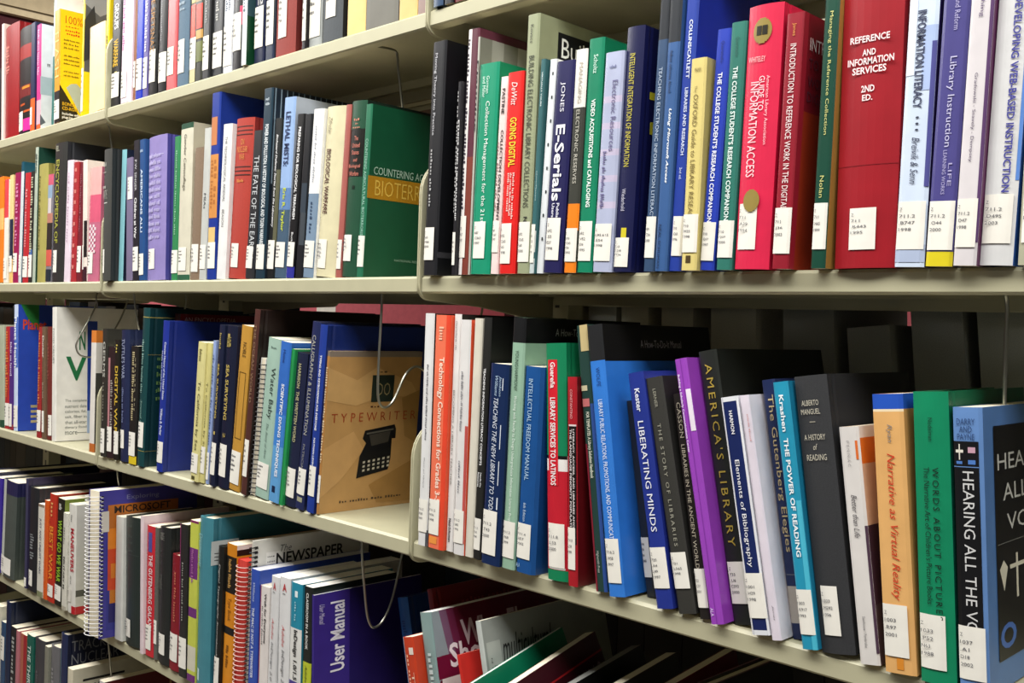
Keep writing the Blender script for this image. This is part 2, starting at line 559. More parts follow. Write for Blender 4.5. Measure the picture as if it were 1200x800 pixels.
b(103.5, 121.5, 105, 33, 'f8e6c4', 'plain cream pamphlet box standing next to the yellow strip, top shelf', name='pamphlet_box', cat='pamphlet box', hb=0, st=0, page='f4dfb6')
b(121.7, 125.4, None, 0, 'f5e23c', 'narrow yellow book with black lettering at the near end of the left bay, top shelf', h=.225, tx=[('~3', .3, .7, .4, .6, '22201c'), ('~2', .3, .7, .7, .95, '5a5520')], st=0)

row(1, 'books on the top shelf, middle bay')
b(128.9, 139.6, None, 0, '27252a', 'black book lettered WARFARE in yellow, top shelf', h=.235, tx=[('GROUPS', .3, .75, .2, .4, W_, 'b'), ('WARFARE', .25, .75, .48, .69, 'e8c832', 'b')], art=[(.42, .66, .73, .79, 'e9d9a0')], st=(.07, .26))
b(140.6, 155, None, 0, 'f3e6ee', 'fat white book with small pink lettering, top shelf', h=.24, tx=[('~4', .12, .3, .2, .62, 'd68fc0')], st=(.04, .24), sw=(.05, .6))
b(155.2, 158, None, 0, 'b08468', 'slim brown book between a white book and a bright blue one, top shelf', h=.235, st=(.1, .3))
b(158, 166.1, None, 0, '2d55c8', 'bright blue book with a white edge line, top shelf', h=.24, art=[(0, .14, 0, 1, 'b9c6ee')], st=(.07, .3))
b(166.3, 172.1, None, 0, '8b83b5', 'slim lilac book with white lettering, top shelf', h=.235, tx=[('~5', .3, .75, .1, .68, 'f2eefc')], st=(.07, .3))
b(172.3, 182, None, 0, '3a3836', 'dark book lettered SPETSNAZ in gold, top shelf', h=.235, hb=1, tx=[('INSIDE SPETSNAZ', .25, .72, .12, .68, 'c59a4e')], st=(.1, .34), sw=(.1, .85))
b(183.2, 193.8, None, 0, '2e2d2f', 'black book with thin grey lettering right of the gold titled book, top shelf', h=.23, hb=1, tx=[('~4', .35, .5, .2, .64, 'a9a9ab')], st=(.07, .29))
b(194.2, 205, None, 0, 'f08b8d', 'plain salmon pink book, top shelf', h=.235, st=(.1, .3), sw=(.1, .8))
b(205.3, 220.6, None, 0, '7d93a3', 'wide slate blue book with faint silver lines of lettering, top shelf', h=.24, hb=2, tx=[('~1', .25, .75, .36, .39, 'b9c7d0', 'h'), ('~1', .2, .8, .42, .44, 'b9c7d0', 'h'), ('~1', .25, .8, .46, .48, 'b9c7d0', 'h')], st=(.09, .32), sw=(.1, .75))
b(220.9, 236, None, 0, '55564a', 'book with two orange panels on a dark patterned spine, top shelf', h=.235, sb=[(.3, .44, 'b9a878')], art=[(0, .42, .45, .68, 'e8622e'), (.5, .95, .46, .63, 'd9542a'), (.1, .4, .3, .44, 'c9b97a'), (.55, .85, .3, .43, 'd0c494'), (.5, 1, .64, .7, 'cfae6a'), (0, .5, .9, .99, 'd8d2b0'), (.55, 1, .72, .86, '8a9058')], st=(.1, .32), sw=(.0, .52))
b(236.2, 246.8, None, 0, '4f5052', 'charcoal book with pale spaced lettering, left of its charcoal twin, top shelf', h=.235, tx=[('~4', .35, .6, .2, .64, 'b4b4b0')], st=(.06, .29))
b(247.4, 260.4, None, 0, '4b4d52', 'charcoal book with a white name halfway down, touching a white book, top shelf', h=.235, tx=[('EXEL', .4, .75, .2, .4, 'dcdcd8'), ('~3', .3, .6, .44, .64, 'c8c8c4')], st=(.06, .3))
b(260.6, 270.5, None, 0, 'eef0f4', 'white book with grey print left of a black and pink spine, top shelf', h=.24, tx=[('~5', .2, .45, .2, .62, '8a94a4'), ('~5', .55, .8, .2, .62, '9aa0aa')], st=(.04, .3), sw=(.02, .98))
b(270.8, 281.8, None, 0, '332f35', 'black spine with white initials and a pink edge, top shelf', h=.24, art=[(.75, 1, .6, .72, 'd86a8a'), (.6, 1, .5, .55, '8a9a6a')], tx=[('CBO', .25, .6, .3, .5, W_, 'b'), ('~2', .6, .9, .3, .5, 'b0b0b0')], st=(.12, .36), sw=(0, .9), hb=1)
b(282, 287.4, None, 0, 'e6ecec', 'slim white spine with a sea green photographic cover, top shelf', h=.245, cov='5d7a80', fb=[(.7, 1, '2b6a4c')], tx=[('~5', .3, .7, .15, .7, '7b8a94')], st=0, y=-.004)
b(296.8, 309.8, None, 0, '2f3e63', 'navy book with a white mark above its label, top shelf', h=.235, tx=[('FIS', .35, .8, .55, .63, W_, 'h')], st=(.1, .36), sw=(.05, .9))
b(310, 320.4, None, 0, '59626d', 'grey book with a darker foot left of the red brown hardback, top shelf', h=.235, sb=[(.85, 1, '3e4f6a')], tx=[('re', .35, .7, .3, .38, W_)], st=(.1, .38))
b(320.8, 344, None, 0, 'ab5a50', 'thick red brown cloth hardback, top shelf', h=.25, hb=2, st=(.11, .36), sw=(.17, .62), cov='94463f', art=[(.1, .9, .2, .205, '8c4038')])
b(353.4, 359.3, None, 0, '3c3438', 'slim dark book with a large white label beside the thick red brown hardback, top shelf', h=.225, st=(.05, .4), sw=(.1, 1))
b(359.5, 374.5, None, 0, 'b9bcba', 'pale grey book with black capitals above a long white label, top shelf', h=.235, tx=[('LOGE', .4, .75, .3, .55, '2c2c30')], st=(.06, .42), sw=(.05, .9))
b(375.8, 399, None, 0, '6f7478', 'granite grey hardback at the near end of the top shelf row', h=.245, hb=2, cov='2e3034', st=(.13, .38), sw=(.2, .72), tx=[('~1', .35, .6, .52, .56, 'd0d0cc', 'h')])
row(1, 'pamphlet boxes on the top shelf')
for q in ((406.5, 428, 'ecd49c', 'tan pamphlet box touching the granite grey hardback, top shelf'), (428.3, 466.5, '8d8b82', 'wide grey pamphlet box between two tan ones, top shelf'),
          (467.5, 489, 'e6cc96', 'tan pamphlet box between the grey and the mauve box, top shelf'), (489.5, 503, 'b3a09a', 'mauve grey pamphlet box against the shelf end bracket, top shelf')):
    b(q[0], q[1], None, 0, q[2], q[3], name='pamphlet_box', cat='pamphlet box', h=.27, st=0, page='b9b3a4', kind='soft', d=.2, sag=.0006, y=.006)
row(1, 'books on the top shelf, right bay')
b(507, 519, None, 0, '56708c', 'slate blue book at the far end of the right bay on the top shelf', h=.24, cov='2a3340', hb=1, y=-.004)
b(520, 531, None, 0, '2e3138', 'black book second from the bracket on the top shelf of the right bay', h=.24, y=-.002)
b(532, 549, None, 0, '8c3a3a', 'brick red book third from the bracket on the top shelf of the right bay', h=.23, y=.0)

# ================================================================== second shelf
row(2, 'books on the second shelf, left bay')
b(-9, -3.2, None, 0, '6a4a2a', 'brown book cut off at the left edge of the second shelf', h=.2)
b(-3, 3.2, -2, 208.6, 'ee8c2c', 'orange book at the left edge of the second shelf', sb=[(.3, .5, 'f4c27a')], st=0)
b(3.4, 9.8, 5.5, 211, 'f0ece0', 'white book with a red upper spine, second shelf', sb=[(0, .37, 'e0545c')], st=(.04, .24))
b(10, 14.2, 11, 206, 'eed49a', 'slim cream spine turning navy halfway down, second shelf', sb=[(.41, .78, '22304a'), (.78, 1, 'eec880')], st=(.1, .25))
b(14.2, 20.8, 17.5, 203, 'a3265c', 'slim magenta book on the second shelf', tx=[('~4', .3, .7, .1, .7, 'd88ab0')], st=(.1, .27), sw=(0, .8))
b(21, 25.4, 25, 190, 'd8e0e2', 'white edged book with a deep teal cover, second shelf', cov='1d5a6c', sb=[(0, .08, '1d5a6c')], st=(.06, .23))
b(25.5, 32, 28, 203.5, 'c2343a', 'bright red slim book beside the teal one, second shelf', tx=[('~4', .3, .6, .15, .7, 'e8a0a0')], st=(.05, .24))
b(32.2, 37, 36, 201.5, '34342f', 'slim black book with pale specks left of the khaki spine, second shelf', tx=[('~5', .25, .75, .05, .75, 'c8c4a8')], art=[(.2, .9, .7, .8, '5a7ab0')], st=(.05, .25))
b(37.2, 41.2, 41.5, 173, 'b9c4b4', 'tall book with a dark green cover behind the khaki spine, second shelf', cov='1c4a3e', tx=[('~3', .3, .8, .05, .2, '3b4a44')], st=0, d=.17)
b(41.4, 52.3, 44.4, 193.5, 'b3ab66', 'khaki green hardback, second shelf', hb=1, tx=[('~5', .18, .36, .1, .75, '7a7440')], st=0, cov='9c9552')
b(52.5, 58.8, 56.4, 205, '8f8a92', 'slim spine with a patchwork of pictures, second shelf', art=[(0, 1, .0, .1, 'd06a80'), (.1, .9, .1, .22, '9ab0c8'), (.2, .8, .22, .36, 'd8d0d0'), (0, 1, .36, .45, 'c08a78'), (0, 1, .45, .7, '3a3532'), (0, 1, .7, .85, 'd86a5c'), (0, 1, .88, .99, '2f3a44')], st=0)
b(59, 73.4, 63.4, 169, '3b3c3a', 'tall black encyclopedia with yellow green lettering, second shelf', cov='2f3138', hb=1, tx=[('ENCYCLOPEDIA OF', .25, .52, .12, .72, 'a8a84a', 'b'), ('~1', .2, .5, .02, .07, '9a9a88')], st=(.07, .23), sw=(.12, .5))
b(74, 81.8, 78.8, 188.6, 'eadbe6', 'pale pink white book right of the black encyclopedia, second shelf', st=0, tx=[('~4', .3, .5, .1, .7, 'c9b0c4')])
b(82, 88.8, 86.4, 190.6, 'b23a40', 'red spine with a white zigzag pattern, second shelf', art=[(.3, .7, .05+.09*i, .08+.09*i, 'd98a80') for i in range(10)], st=0)
b(88.9, 95.8, 94, 190.6, '7c2c38', 'dark wine red book beside the zigzag spine, second shelf', tx=[('~4', .3, .6, .1, .6, 'a0606a')], st=(.08, .3), sw=(.05, .95))
b(96, 101.4, 97, 188.6, 'efe4da', 'slim cream book with a black strip low on the spine, second shelf', art=[(.4, 1, .5, .8, '2a2626'), (0, 1, .88, 1, '4a2a34')], st=(.1, .3), sw=(0, .4))
b(101.7, 114.6, 106, 197.5, 'c87890', 'pink book with a chequered band, second shelf', sb=[(0, .24, 'f2b8b4'), (.24, .48, 'dd6a86')], art=[(.1+.3*((i % 2)*.5+j), .25+.3*((i % 2)*.5+j), .5+.025*i, .525+.025*i, 'efe0e4') for i in range(10) for j in range(2)], st=(.07, .26), sw=(0, .5))

row(2, 'books on the second shelf, middle bay')
b(118.6, 131.5, 121, 176, '454541', 'dark grey hardback projecting over the shelf edge beside the bracket, second shelf', hb=2, y=-.009, cov='23272a', tx=[('~1', .1, .55, .1, .13, 'a8a8a0', 'h'), ('~1', .1, .6, .17, .18, 'a8a8a0', 'h'), ('~1', .1, .6, .27, .3, 'b8b8b0', 'h'), ('WARTIME', .12, .62, .31, .38, 'a4a49c', 'h')], art=[(.08, .62, .405, .412, 'c9c9c2')], st=(.06, .24), sw=(.0, .4))
b(135.6, 141, 140.5, 176.5, '8fc4cc', 'slim pale cyan book with a navy cover, second shelf', cov='1f2a44', st=0)
b(147, 154.6, 147.8, 186, '857c98', 'slim lavender grey book with a label near its top, second shelf', st=(.66, .84), sw=(.35, 1), tx=[])
b(154.8, 162.2, 156.3, 165.5, '2c2c33', 'black book lettered Children at War in white, second shelf', tx=[('P.W. SINGER', .3, .62, .14, .36, 'd6d6da'), ('Children at War', .28, .66, .41, .7, 'f0f0f0', 'b')], st=(.07, .24))
b(162.3, 170.4, 163.5, 164.5, '2f5a8f', 'blue book lettered AMERICANS ALL in white, second shelf', tx=[('AMERICANS ALL!', .32, .7, .21, .66, 'dbe6f2', 'b'), ('~1', .2, .8, .07, .09, 'b8cce0', 'h')], st=(.04, .19))
b(170.5, 191.6, 173.2, 162, '9b8fc4', 'wide lavender hardback with rows of pale scratches, second shelf', hb=1, cov='5c56a6', tx=[('~2', .14, .8, .12+.047*i, .15+.047*i, 'c6bfe2', 'h') for i in range(13)], art=[(.12, .85, .13, .135, 'c9c2e4')], st=(.08, .22), sw=(.12, .5), d=.16)
b(199.8, 206.8, 204.5, 160.5, '3f8f5e', 'slim mid green book touching the camouflage title, second shelf', tx=[('~5', .4, .6, .1, .7, '9ccaac')], st=(.05, .21), sw=(0, 1))
b(207, 221.3, 212, 146, 'd9d5c2', 'cream book lettered Gender Camouflage with a dark green top, second shelf', cov='c9c2ac', sb=[(0, .035, '2f5a44'), (.965, 1, '3a6a50')], tx=[('Gender Camouflage', .28, .55, .07, .43, '55503f')], st=(.06, .21), sw=(.1, .75))
b(221.5, 232.3, 227.5, 174.3, '8a7560', 'short brown cloth book in front of the cream covers, second shelf', hb=2, st=(.06, .27), sw=(.05, .85), cov='5e3a30')
b(232.5, 241.3, 239.5, 151, 'c9cbc6', 'pale grey slim book lettered MIAs, second shelf', tx=[('MIAs', .35, .65, .43, .53, '4a4f55')], st=(.07, .23))
b(241.5, 252, 248.4, 110, '25439b', 'tall royal blue book with orange title patches, second shelf', cov='1f3c92', art=[(.1, .75, .13, .28, 'c9875a'), (.08, .95, .33, .67, 'd99a58'), (.1, .85, .72, .8, 'e6c98a')], tx=[('~2', .2, .45, .36, .64, 'b97838'), ('~2', .55, .8, .36, .64, 'b97838')], st=(.06, .2), d=.2)
b(252.7, 265.2, 261.6, 146.8, 'ececea', 'white book with thin grey capitals beside the red cloth hardback, second shelf', tx=[('THE TECHNOLOGICAL ARSENAL', .35, .6, .08, .5, '85858a'), ('BEASON', .35, .6, .55, .66, '8a8a8a')], st=0)
b(265.5, 286.2, 276, 141.5, 'b23c2c', 'red cloth hardback with black double rules, second shelf', hb=2, cov='8e2420', art=[(.06, .94, v, v+.006, '3a1512') for v in (.05, .075, .1, .3, .325, .35)], tx=[('ON\nNUCLEAR\nWAR', .22, .78, .13, .26, 'd9934a', 'hcm'), ('~1', .3, .7, .38, .4, 'd9934a', 'h')], st=(.07, .22), sw=(.15, .6))
b(286.5, 298.3, 297.5, 154.5, '37383b', 'charcoal book lettered THE FATE OF THE EARTH, second shelf', tx=[('THE FATE OF THE EARTH', .3, .85, .17, .86, 'cfd2d4')], st=(.07, .22), sw=(.02, .8))
b(298.5, 311.2, 309.5, 105, '24404f', 'tall dark teal book with a pinstriped cover, second shelf', cov='25303c', fart=[(.02+.05*i, .03+.05*i, 0, .5, '8fa2ae') for i in range(19)], tx=[('POWER AND POLLUTION: A HISTORY OF BIOLOGICAL AND TOXIN WARFARE', .35, .75, .19, .82, 'e6ecee', 'b'), ('~1', .3, .8, .05, .065, 'c8d2d8', 'h'), ('~1', .3, .8, .075, .09, 'c8d2d8', 'h')], st=(.05, .18), sw=(.0, .92))
b(311.4, 320.8, 322.4, 140, '1e2425', 'slim black book with white italic title left of the pale blue one, second shelf', cov='3a4440', tx=[('Biohazard Defense: Stories from the Laboratory', .3, .6, .1, .68, 'e2e2e2', 'bi')], art=[(.6, 1, .32, .8, '6a6a54')], st=(.06, .24), sw=(0, .9))
b(321, 334.2, 333.5, 116, '9db8de', 'pale blue book lettered LETHAL MISTS, second shelf', cov='b9c2cf', sb=[(.5, .62, '6d8fbe'), (.62, 1, '50677c')], tx=[('LETHAL MISTS:', .25, .68, .08, .38, '1f3566', 'b'), ('Eric R. Taylor', .3, .62, .5, .74, 'cdd84a', 'b')], st=(.06, .2), sw=(.02, .85))
b(334.4, 345, 348.5, 135, '1d1d1f', 'black book lettered Preparing for Biological Terrorism, second shelf', tx=[('PREPARING FOR BIOLOGICAL TERRORISM', .35, .68, .08, .64, 'f0f0f0', 'b'), ('Buck', .4, .65, .72, .78, 'f0f0f0')], sb=[(.93, 1, '3c3fa0')], st=(.07, .22))
b(345.2, 354, 357.5, 135, '24262a', 'black book with a faint photograph on its spine, second shelf', art=[(.2, .9, .42, .6, '3f4a55'), (.3, .95, .6, .8, '4b5258')], st=0)
b(354.3, 368.2, 367.5, 129.5, 'f0f0ee', 'white book with a slate blue lower spine, second shelf', sb=[(.5, 1, '8499ae')], tx=[('~4', .35, .5, .1, .45, 'b0b4bc'), ('~2', .35, .55, .55, .76, '2f4a6a')], st=(.06, .22), sw=(.05, .95))
b(368.4, 391, 382.5, 128, 'ddd6b4', 'cream hardback lettered BIOLOGICAL WARFARE, second shelf', hb=1, cov='cfc8a6', tx=[('BIOLOGICAL WARFARE', .2, .42, .25, .63, '5a2a26', 'b'), ('Zilinskas', .2, .36, .06, .16, '8a7f68', 'i')], st=(.05, .22), sw=(.05, .55), sag=.003)
b(392.5, 398.8, 405.6, 123.5, 'b06a62', 'slim rose brown book left of the dark green hardback, second shelf', st=(.05, .22), hb=1)
b(399, 416.5, 411.5, 120.5, '2e5a44', 'dark green hardback with a black panel and pink lettering, second shelf', hb=1, cov='14261e', sb=[(.16, .43, '23241f')],
  tx=[('~1', .3, .8, .1, .115, 'c98a72', 'h'), ('~1', .4, .6, .125, .135, 'c98a72', 'h'), ('~1', .25, .85, .145, .157, 'c98a72', 'h'), ('The', .4, .65, .2, .225, 'e08a78', 'h'), ('United', .28, .78, .24, .265, 'e08a78', 'h'), ('States', .28, .75, .28, .305, 'e08a78', 'h'), ('and', .4, .65, .325, .345, 'e08a78', 'h'), ('Biological', .15, .88, .36, .385, 'e08a78', 'h'), ('Warfare', .2, .8, .4, .425, 'e08a78', 'h')],
  art=[(.42, .6, .48, .5, '15301f')], st=(.09, .24), sw=(.02, .62))
b(417, 424.5, 429, 123, '2f7a5c', 'green book with a gold banner across its cover, second shelf', cov='1c5c40', d=.17, tx=[('COUNTERING AGRICULTURAL BIOTERRORISM', .35, .75, .2, .78, 'a6cfbe')], st=(.06, .24), sw=(.1, 1.0),
  fart=[(.0, .92, .41, .54, 'b98a24')], fx=[('COUNTERING AGRICULTURAL', .05, .9, .355, .4, 'b9d2c0', 'h'), ('BIOTERRORISM', .07, .86, .43, .52, 'e0bd5a', 'hl'), ('NATIONAL RESEARCH COUNCIL', .3, .8, .88, .893, '9dbba8', 'h')])
row(2, 'books on the second shelf, right bay', -.011)
CN = lambda *a: list(a)
def seal(u, v, ru, rv):
    return [(u-ru*math.sqrt(1-t*t), u+ru*math.sqrt(1-t*t), v+rv*(t-.0625), v+rv*(t+.0625), '9c8a4c') for t in [-.9375+.125*i for i in range(16)]]
b(495.3, 511.2, 507.6, 50.6, '28282c', 'black book lettered Moving Theory into Practice at the far end, second shelf', cov='1b1c20', d=.19, tx=[('Moving Theory into Practice', .2, .42, .05, .4, 'd2d2d6'), ('~3', .22, .36, .46, .72, 'b0b0b0')],
  fart=[([(.35, .15), (.6, .15), (.62, .26), (.45, .3), (.34, .25)], '1f2c66'), ([(.3, .34), (.9, .34), (.9, .55), (.3, .55)], '16204a'), (0, 1, .9, .925, '4a4a4e')], st=(.065, .205), sw=(0, .75), cn=CN('Z', '665', '.M68', '2000'))
b(528.8, 534.6, 537.3, 96, '26242a', 'slim black book with tight white capitals beside the mauve spine, second shelf', tx=[('ETHICS AND LIBRARIANSHIP', .45, .85, .2, .72, 'e6e6e6', 'b'), ('~6', .1, .3, .05, .7, 'd0d0d0')], st=(.05, .22), cn=CN('Z', '682.4', '.C63', '1997'))
b(534.8, 547.8, 544.2, 37, '6a3a48', 'mauve and rust book with a white strip down its spine, second shelf', sb=[(.52, 1, '8a4a3e')], art=[(0, .38, 0, 1, 'eeeae8')], tx=[('~7', .08, .26, .04, .75, '4a4450')], st=(.07, .24), sw=(0, .6), cn=CN('Z', '675', '.P67', '1997'))
b(548, 550.6, 560.5, 43.5, 'b8b8ae', 'thin book in a clear plastic jacket with grey photographic cover, second shelf', cov='85867c', st=0, d=.19, tx=[('Planning', .1, .9, .1, .4, '2a2a2a', 'b')],
  fart=[(.1, .2, 0, .5, '9fa097'), (.32, .4, 0, .5, 'a9aaa0'), (.62, .66, 0, .5, '6b6c64')], fx=[('Pl', .05, .25, .18, .28, '161616', 'hb'), ('Bu', .5, .85, .14, .2, '161616', 'hb')])
b(550.8, 573.2, 562.8, 76.8, '1f9a78', 'green book lettered Collection Management for the 21st Century, second shelf', cov='138a64', tx=[('Collection Management for the 21st Century', .36, .62, .18, .9, 'eef6f0'), ('Gorman\nand Miller', .2, .55, .06, .16, 'd6ece2', 'm')], art=[(.0, .06, 0, 1, '5cc0a0')], st=(.075, .25), sw=(.12, .72), cn=CN('Z', '687', '.C663', '1997'))
b(574, 584.2, 586.9, 91, 'f0dcd8', 'pinkish white book lettered COLLECTION DEVELOPMENT, second shelf', tx=[('PASTINE', .35, .75, .06, .19, '3f2f30', 'b'), ('COLLECTION DEVELOPMENT', .45, .8, .27, .73, '3f2f30', 'b'), ('~4', .12, .32, .33, .7, '8a6f6c')], st=(.11, .27), cn=CN('Z', '687', '.C657', '1997'))
b(584.5, 603, 595.4, 86.4, 'df2a26', 'bright red book lettered GOING DIGITAL in yellow, second shelf', cov='b81c1c', tx=[('DeWitt', .3, .66, .05, .165, 'f4e4e0', 'i'), ('GOING DIGITAL', .3, .72, .225, .47, 'f0d43a', 'b'), ('~4', .62, .74, .5, .74, 'f2d0c8'), ('~4', .45, .57, .5, .72, 'f2d0c8'), ('~3', .3, .42, .5, .7, 'f2d0c8')], st=(.05, .25), sw=(0, .7), cn=CN('Z', '692', '.C65', 'G65', '1998'))
b(605.2, 619.6, 618.5, 18.6, 'a3a98a', 'tall sage green book lettered BUILDING ELECTRONIC LIBRARY COLLECTIONS, second shelf', cov='9da284', d=.2, tx=[('Kovacs', .32, .55, .04, .11, '4a4c40'), ('BUILDING ELECTRONIC LIBRARY COLLECTIONS', .3, .72, .16, .745, '3f4438'), ('N', .4, .7, .78, .8, '2a2c26', 'b')], st=(.045, .2), sw=(.0, .95), cn=CN('Z', '692', '.C65', 'K68', '2000'),
  fart=[(.15, .75, .05, .3, '1e2022')], fx=[('Building', .18, .6, .07, .17, 'eef0ea', 'h')])
b(619.8, 627.6, 634, 70, '3f6f72', 'slim dull teal book left of the white speckled spine, second shelf', sb=[(.8, .9, 'dfe3e0'), (.93, 1, 'c9d4d4')], tx=[('VIRTUALLY YOURS', .45, .72, .06, .22, 'dce8e6', 'b'), ('Johnson/Mastrone', .45, .68, .52, .66, 'd0e0de')], st=(.05, .23), cn=CN('Z', '692', '.C65', 'V57', '1999'))
b(627.8, 635.8, 644.5, 70.5, 'e6eaec', 'slim white book with scattered black specks, second shelf', art=[(.5+.07*(i % 3), .7+.07*(i % 3), .06+.11*i, .075+.11*i, '2c3236') for i in range(8)], st=0)
b(636, 660, 652.6, 74, '28265c', 'navy book lettered E-Serials in large white letters, second shelf', cov='211f50', tx=[('JONES', .3, .58, .1, .24, 'e6e6f0'), ('E-Serials', .22, .72, .3, .66, 'f4f4f8', 'b'), ('Publishers, Libraries,', .5, .68, .67, .92, 'e0e0ec', 'b'), ('Users, and Standards', .25, .43, .67, .92, 'e0e0ec', 'b')], st=(.06, .26), sw=(.08, .82), cn=CN('Z', '692', '.S5', 'E27', '1998'))
b(660.2, 675.2, 675, 59.4, '45463f', 'white, charcoal and orange banded book lettered ELECTRONIC RESERVES, second shelf', sb=[(0, .26, 'e9e7e0'), (.69, .81, 'ef8c22'), (.95, 1, 'ef8c22')], tx=[('MANAGING', .4, .7, .06, .24, 'b9aea0'), ('ELECTRONIC RESERVES', .36, .66, .27, .6, 'c9c6ba')], st=(.05, .2), sw=(.0, .98), cn=CN('Z', '692', '.C65', 'M36', '2002'))
b(675.4, 693.4, 690.6, 47, '128a68', 'green book lettered VIDEO ACQUISITIONS and CATALOGING, second shelf', cov='117a58', tx=[('Scholtz', .4, .68, .07, .15, 'd6efe4'), ('VIDEO ACQUISITIONS and CATALOGING', .34, .66, .26, .72, 'f2faf6', 'b')], st=(.05, .22), sw=(.05, .9), cn=CN('Z', '692', '.V52', 'S36', '1995'))
b(694, 716.6, 709.6, 63.4, 'b6bcd4', 'pale lilac plaid book lettered Electronic Resources, second shelf', sb=[(v, v+.03, 'c8c0d6') for v in (.2, .32, .44, .56, .68)], cov='a9b0cc', tx=[('Electronic Resources', .5, .78, .13, .45, '6a628e'), ('~4', .2, .4, .45, .72, '7d78a0'), ('~1', .3, .7, .06, .075, '70749a', 'h')], st=(.05, .22), sw=(.0, .92), cn=CN('Z', '695.615', '.E54', '1998'))
b(717.4, 738, 734.8, 33.4, '1e2150', 'navy hardback lettered INTELLIGENT INTEGRATION OF INFORMATION in yellow, second shelf', hb=1, cov='1b1f56', d=.18, tx=[('INTELLIGENT INTEGRATION OF INFORMATION', .3, .6, .11, .57, 'cfc44a'), ('Wiederhold', .3, .52, .66, .75, 'c9c8d8')], art=[(.38, .68, .82, .86, 'd9cc3a')], st=(.02, .14), sw=(.05, .85), cn=CN('Z', '718', '.I58', '1996'),
  fart=[(.1, .16, .38, .43, 'd8cf3a'), (.08, .14, .26, .29, 'd8cf3a')])
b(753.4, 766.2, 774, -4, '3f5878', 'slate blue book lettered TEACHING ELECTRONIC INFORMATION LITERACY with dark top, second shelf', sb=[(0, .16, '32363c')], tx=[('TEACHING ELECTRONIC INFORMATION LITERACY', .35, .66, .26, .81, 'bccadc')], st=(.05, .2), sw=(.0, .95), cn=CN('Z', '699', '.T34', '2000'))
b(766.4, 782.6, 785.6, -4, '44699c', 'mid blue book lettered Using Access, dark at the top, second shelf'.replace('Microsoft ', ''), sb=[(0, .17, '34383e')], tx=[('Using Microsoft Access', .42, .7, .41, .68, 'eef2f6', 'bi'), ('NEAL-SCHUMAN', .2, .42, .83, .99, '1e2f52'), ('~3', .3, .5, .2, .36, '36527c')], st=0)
b(782.8, 797.4, 807.5, -40, '2f4aa6', 'tall royal blue book with white capitals behind the yellow paperback, second shelf', cov='1f36a0', d=.22, tx=[('COLLINS/CATLETT', .4, .68, .18, .37, 'e2e8f6', 'b'), ('LIBRARIES AND RESEARCH', .4, .66, .4, .62, 'd6def2', 'b'), ('2nd ed.', .4, .6, .66, .7, 'd6def2')], st=(.05, .18), sw=(.2, 1), cn=CN('Z', '710', '.C65', '1996'))
b(797.6, 818, 810, 70, 'e0d08a', 'pale yellow paperback lettered OXFORD Guide to LIBRARY RESEARCH, second shelf', page='efe8cf', y=-.015, cov='cfc07a', tx=[('MANN', .3, .7, .045, .065, '8a7a48', 'h'), ('The', .35, .5, .13, .16, '8a7a48'), ('OXFORD Guide to LIBRARY RESEARCH', .3, .6, .17, .8, '7d6c3c')], art=[(.3, .62, .93, .965, '5a4a2a')], st=(.085, .265), sw=(.0, .98), cn=CN('Z', '710', '.M23', '1998'))
b(819.4, 838.4, 840.8, 36, '2f48b4', "bright blue book lettered THE COLLEGE STUDENT'S RESEARCH COMPANION, left of green one, second shelf", tx=[("THE COLLEGE STUDENT'S RESEARCH COMPANION", .3, .62, .18, .8, 'eef0fa', 'b'), ('Quaratiello', .35, .6, .05, .14, '1c2c78')], st=(.04, .2), sw=(.05, .95), cn=CN('Z', '710', '.Q37', '1997'))
b(838.8, 857, 857.3, 27.8, '3a7f72', "sea green book lettered THE COLLEGE STUDENT'S RESEARCH COMPANION, second shelf", tx=[("THE COLLEGE STUDENT'S RESEARCH COMPANION", .32, .64, .18, .8, 'e6f2ee', 'b'), ('Quaratiello', .35, .6, .06, .14, '2a665c')], st=(.05, .2), sw=(.0, 1), cn=CN('Z', '710', '.Q37', '2000'))
b(859, 899.4, 877, 10, 'dc2f56', 'bright pink hardback lettered GUIDE TO INFORMATION ACCESS with gold seals, second shelf', hb=1, cov='c8244a', d=.17,
  art=seal(.46, .099, .27, .048) + [(.3, .45, .08, .115, '2f2b1c'), (.47, .62, .08, .115, '2f2b1c')] + seal(.43, .74, .24, .042),
  tx=[('WHITELEY', .12, .6, .195, .215, 'f0c8c8', 'h'), ('American Library Association', .64, .76, .27, .53, 'f4c9cf'), ('GUIDE TO', .46, .62, .27, .4, 'f6dfe2'), ('INFORMATION ACCESS', .22, .46, .29, .65, 'f6dfe2')], st=(.075, .25), sw=(.07, .62), cn=CN('Z', '711', '.A39', '1994'))
b(904, 925, 922.5, 17.5, '9a2134', 'crimson book lettered INTRODUCTION TO REFERENCE WORK IN THE DIGITAL AGE, second shelf', cov='8a1c2c', fb=[(.38, 1, 'a83c22')], d=.19, tx=[('INTRODUCTION TO REFERENCE WORK IN THE DIGITAL AGE', .32, .66, .12, .82, 'f2e6e4'), ('Janes', .35, .6, .04, .09, 'd8964a')], st=(.06, .24), sw=(0, .97), cn=CN('Z', '711', '.J36', '2003'),
  fx=[('INTRODUCTION', .06, .55, .09, .14, 'ead6d6', 'h'), ('TO REFERENCE', .06, .5, .17, .21, '6a3040', 'h'), ('WORK IN THE', .06, .45, .24, .28, '6a3040', 'h'), ('DIGITAL AGE', .06, .45, .3, .34, '6a3040', 'h')], fart=[(.0, .04, .0, 1, 'a8283a')])
b(949.4, 974.4, 967.2, -4, '18503f', 'dark green book lettered Managing the Reference Collection, second shelf', cov='b08a4a', tx=[('Managing the Reference Collection', .36, .66, .06, .51, 'd6d48a'), ('Nolan', .34, .62, .66, .74, 'd6d48a')], st=(.07, .24), sw=(.05, .97), cn=CN('Z', '711', '.N65', '1999'))
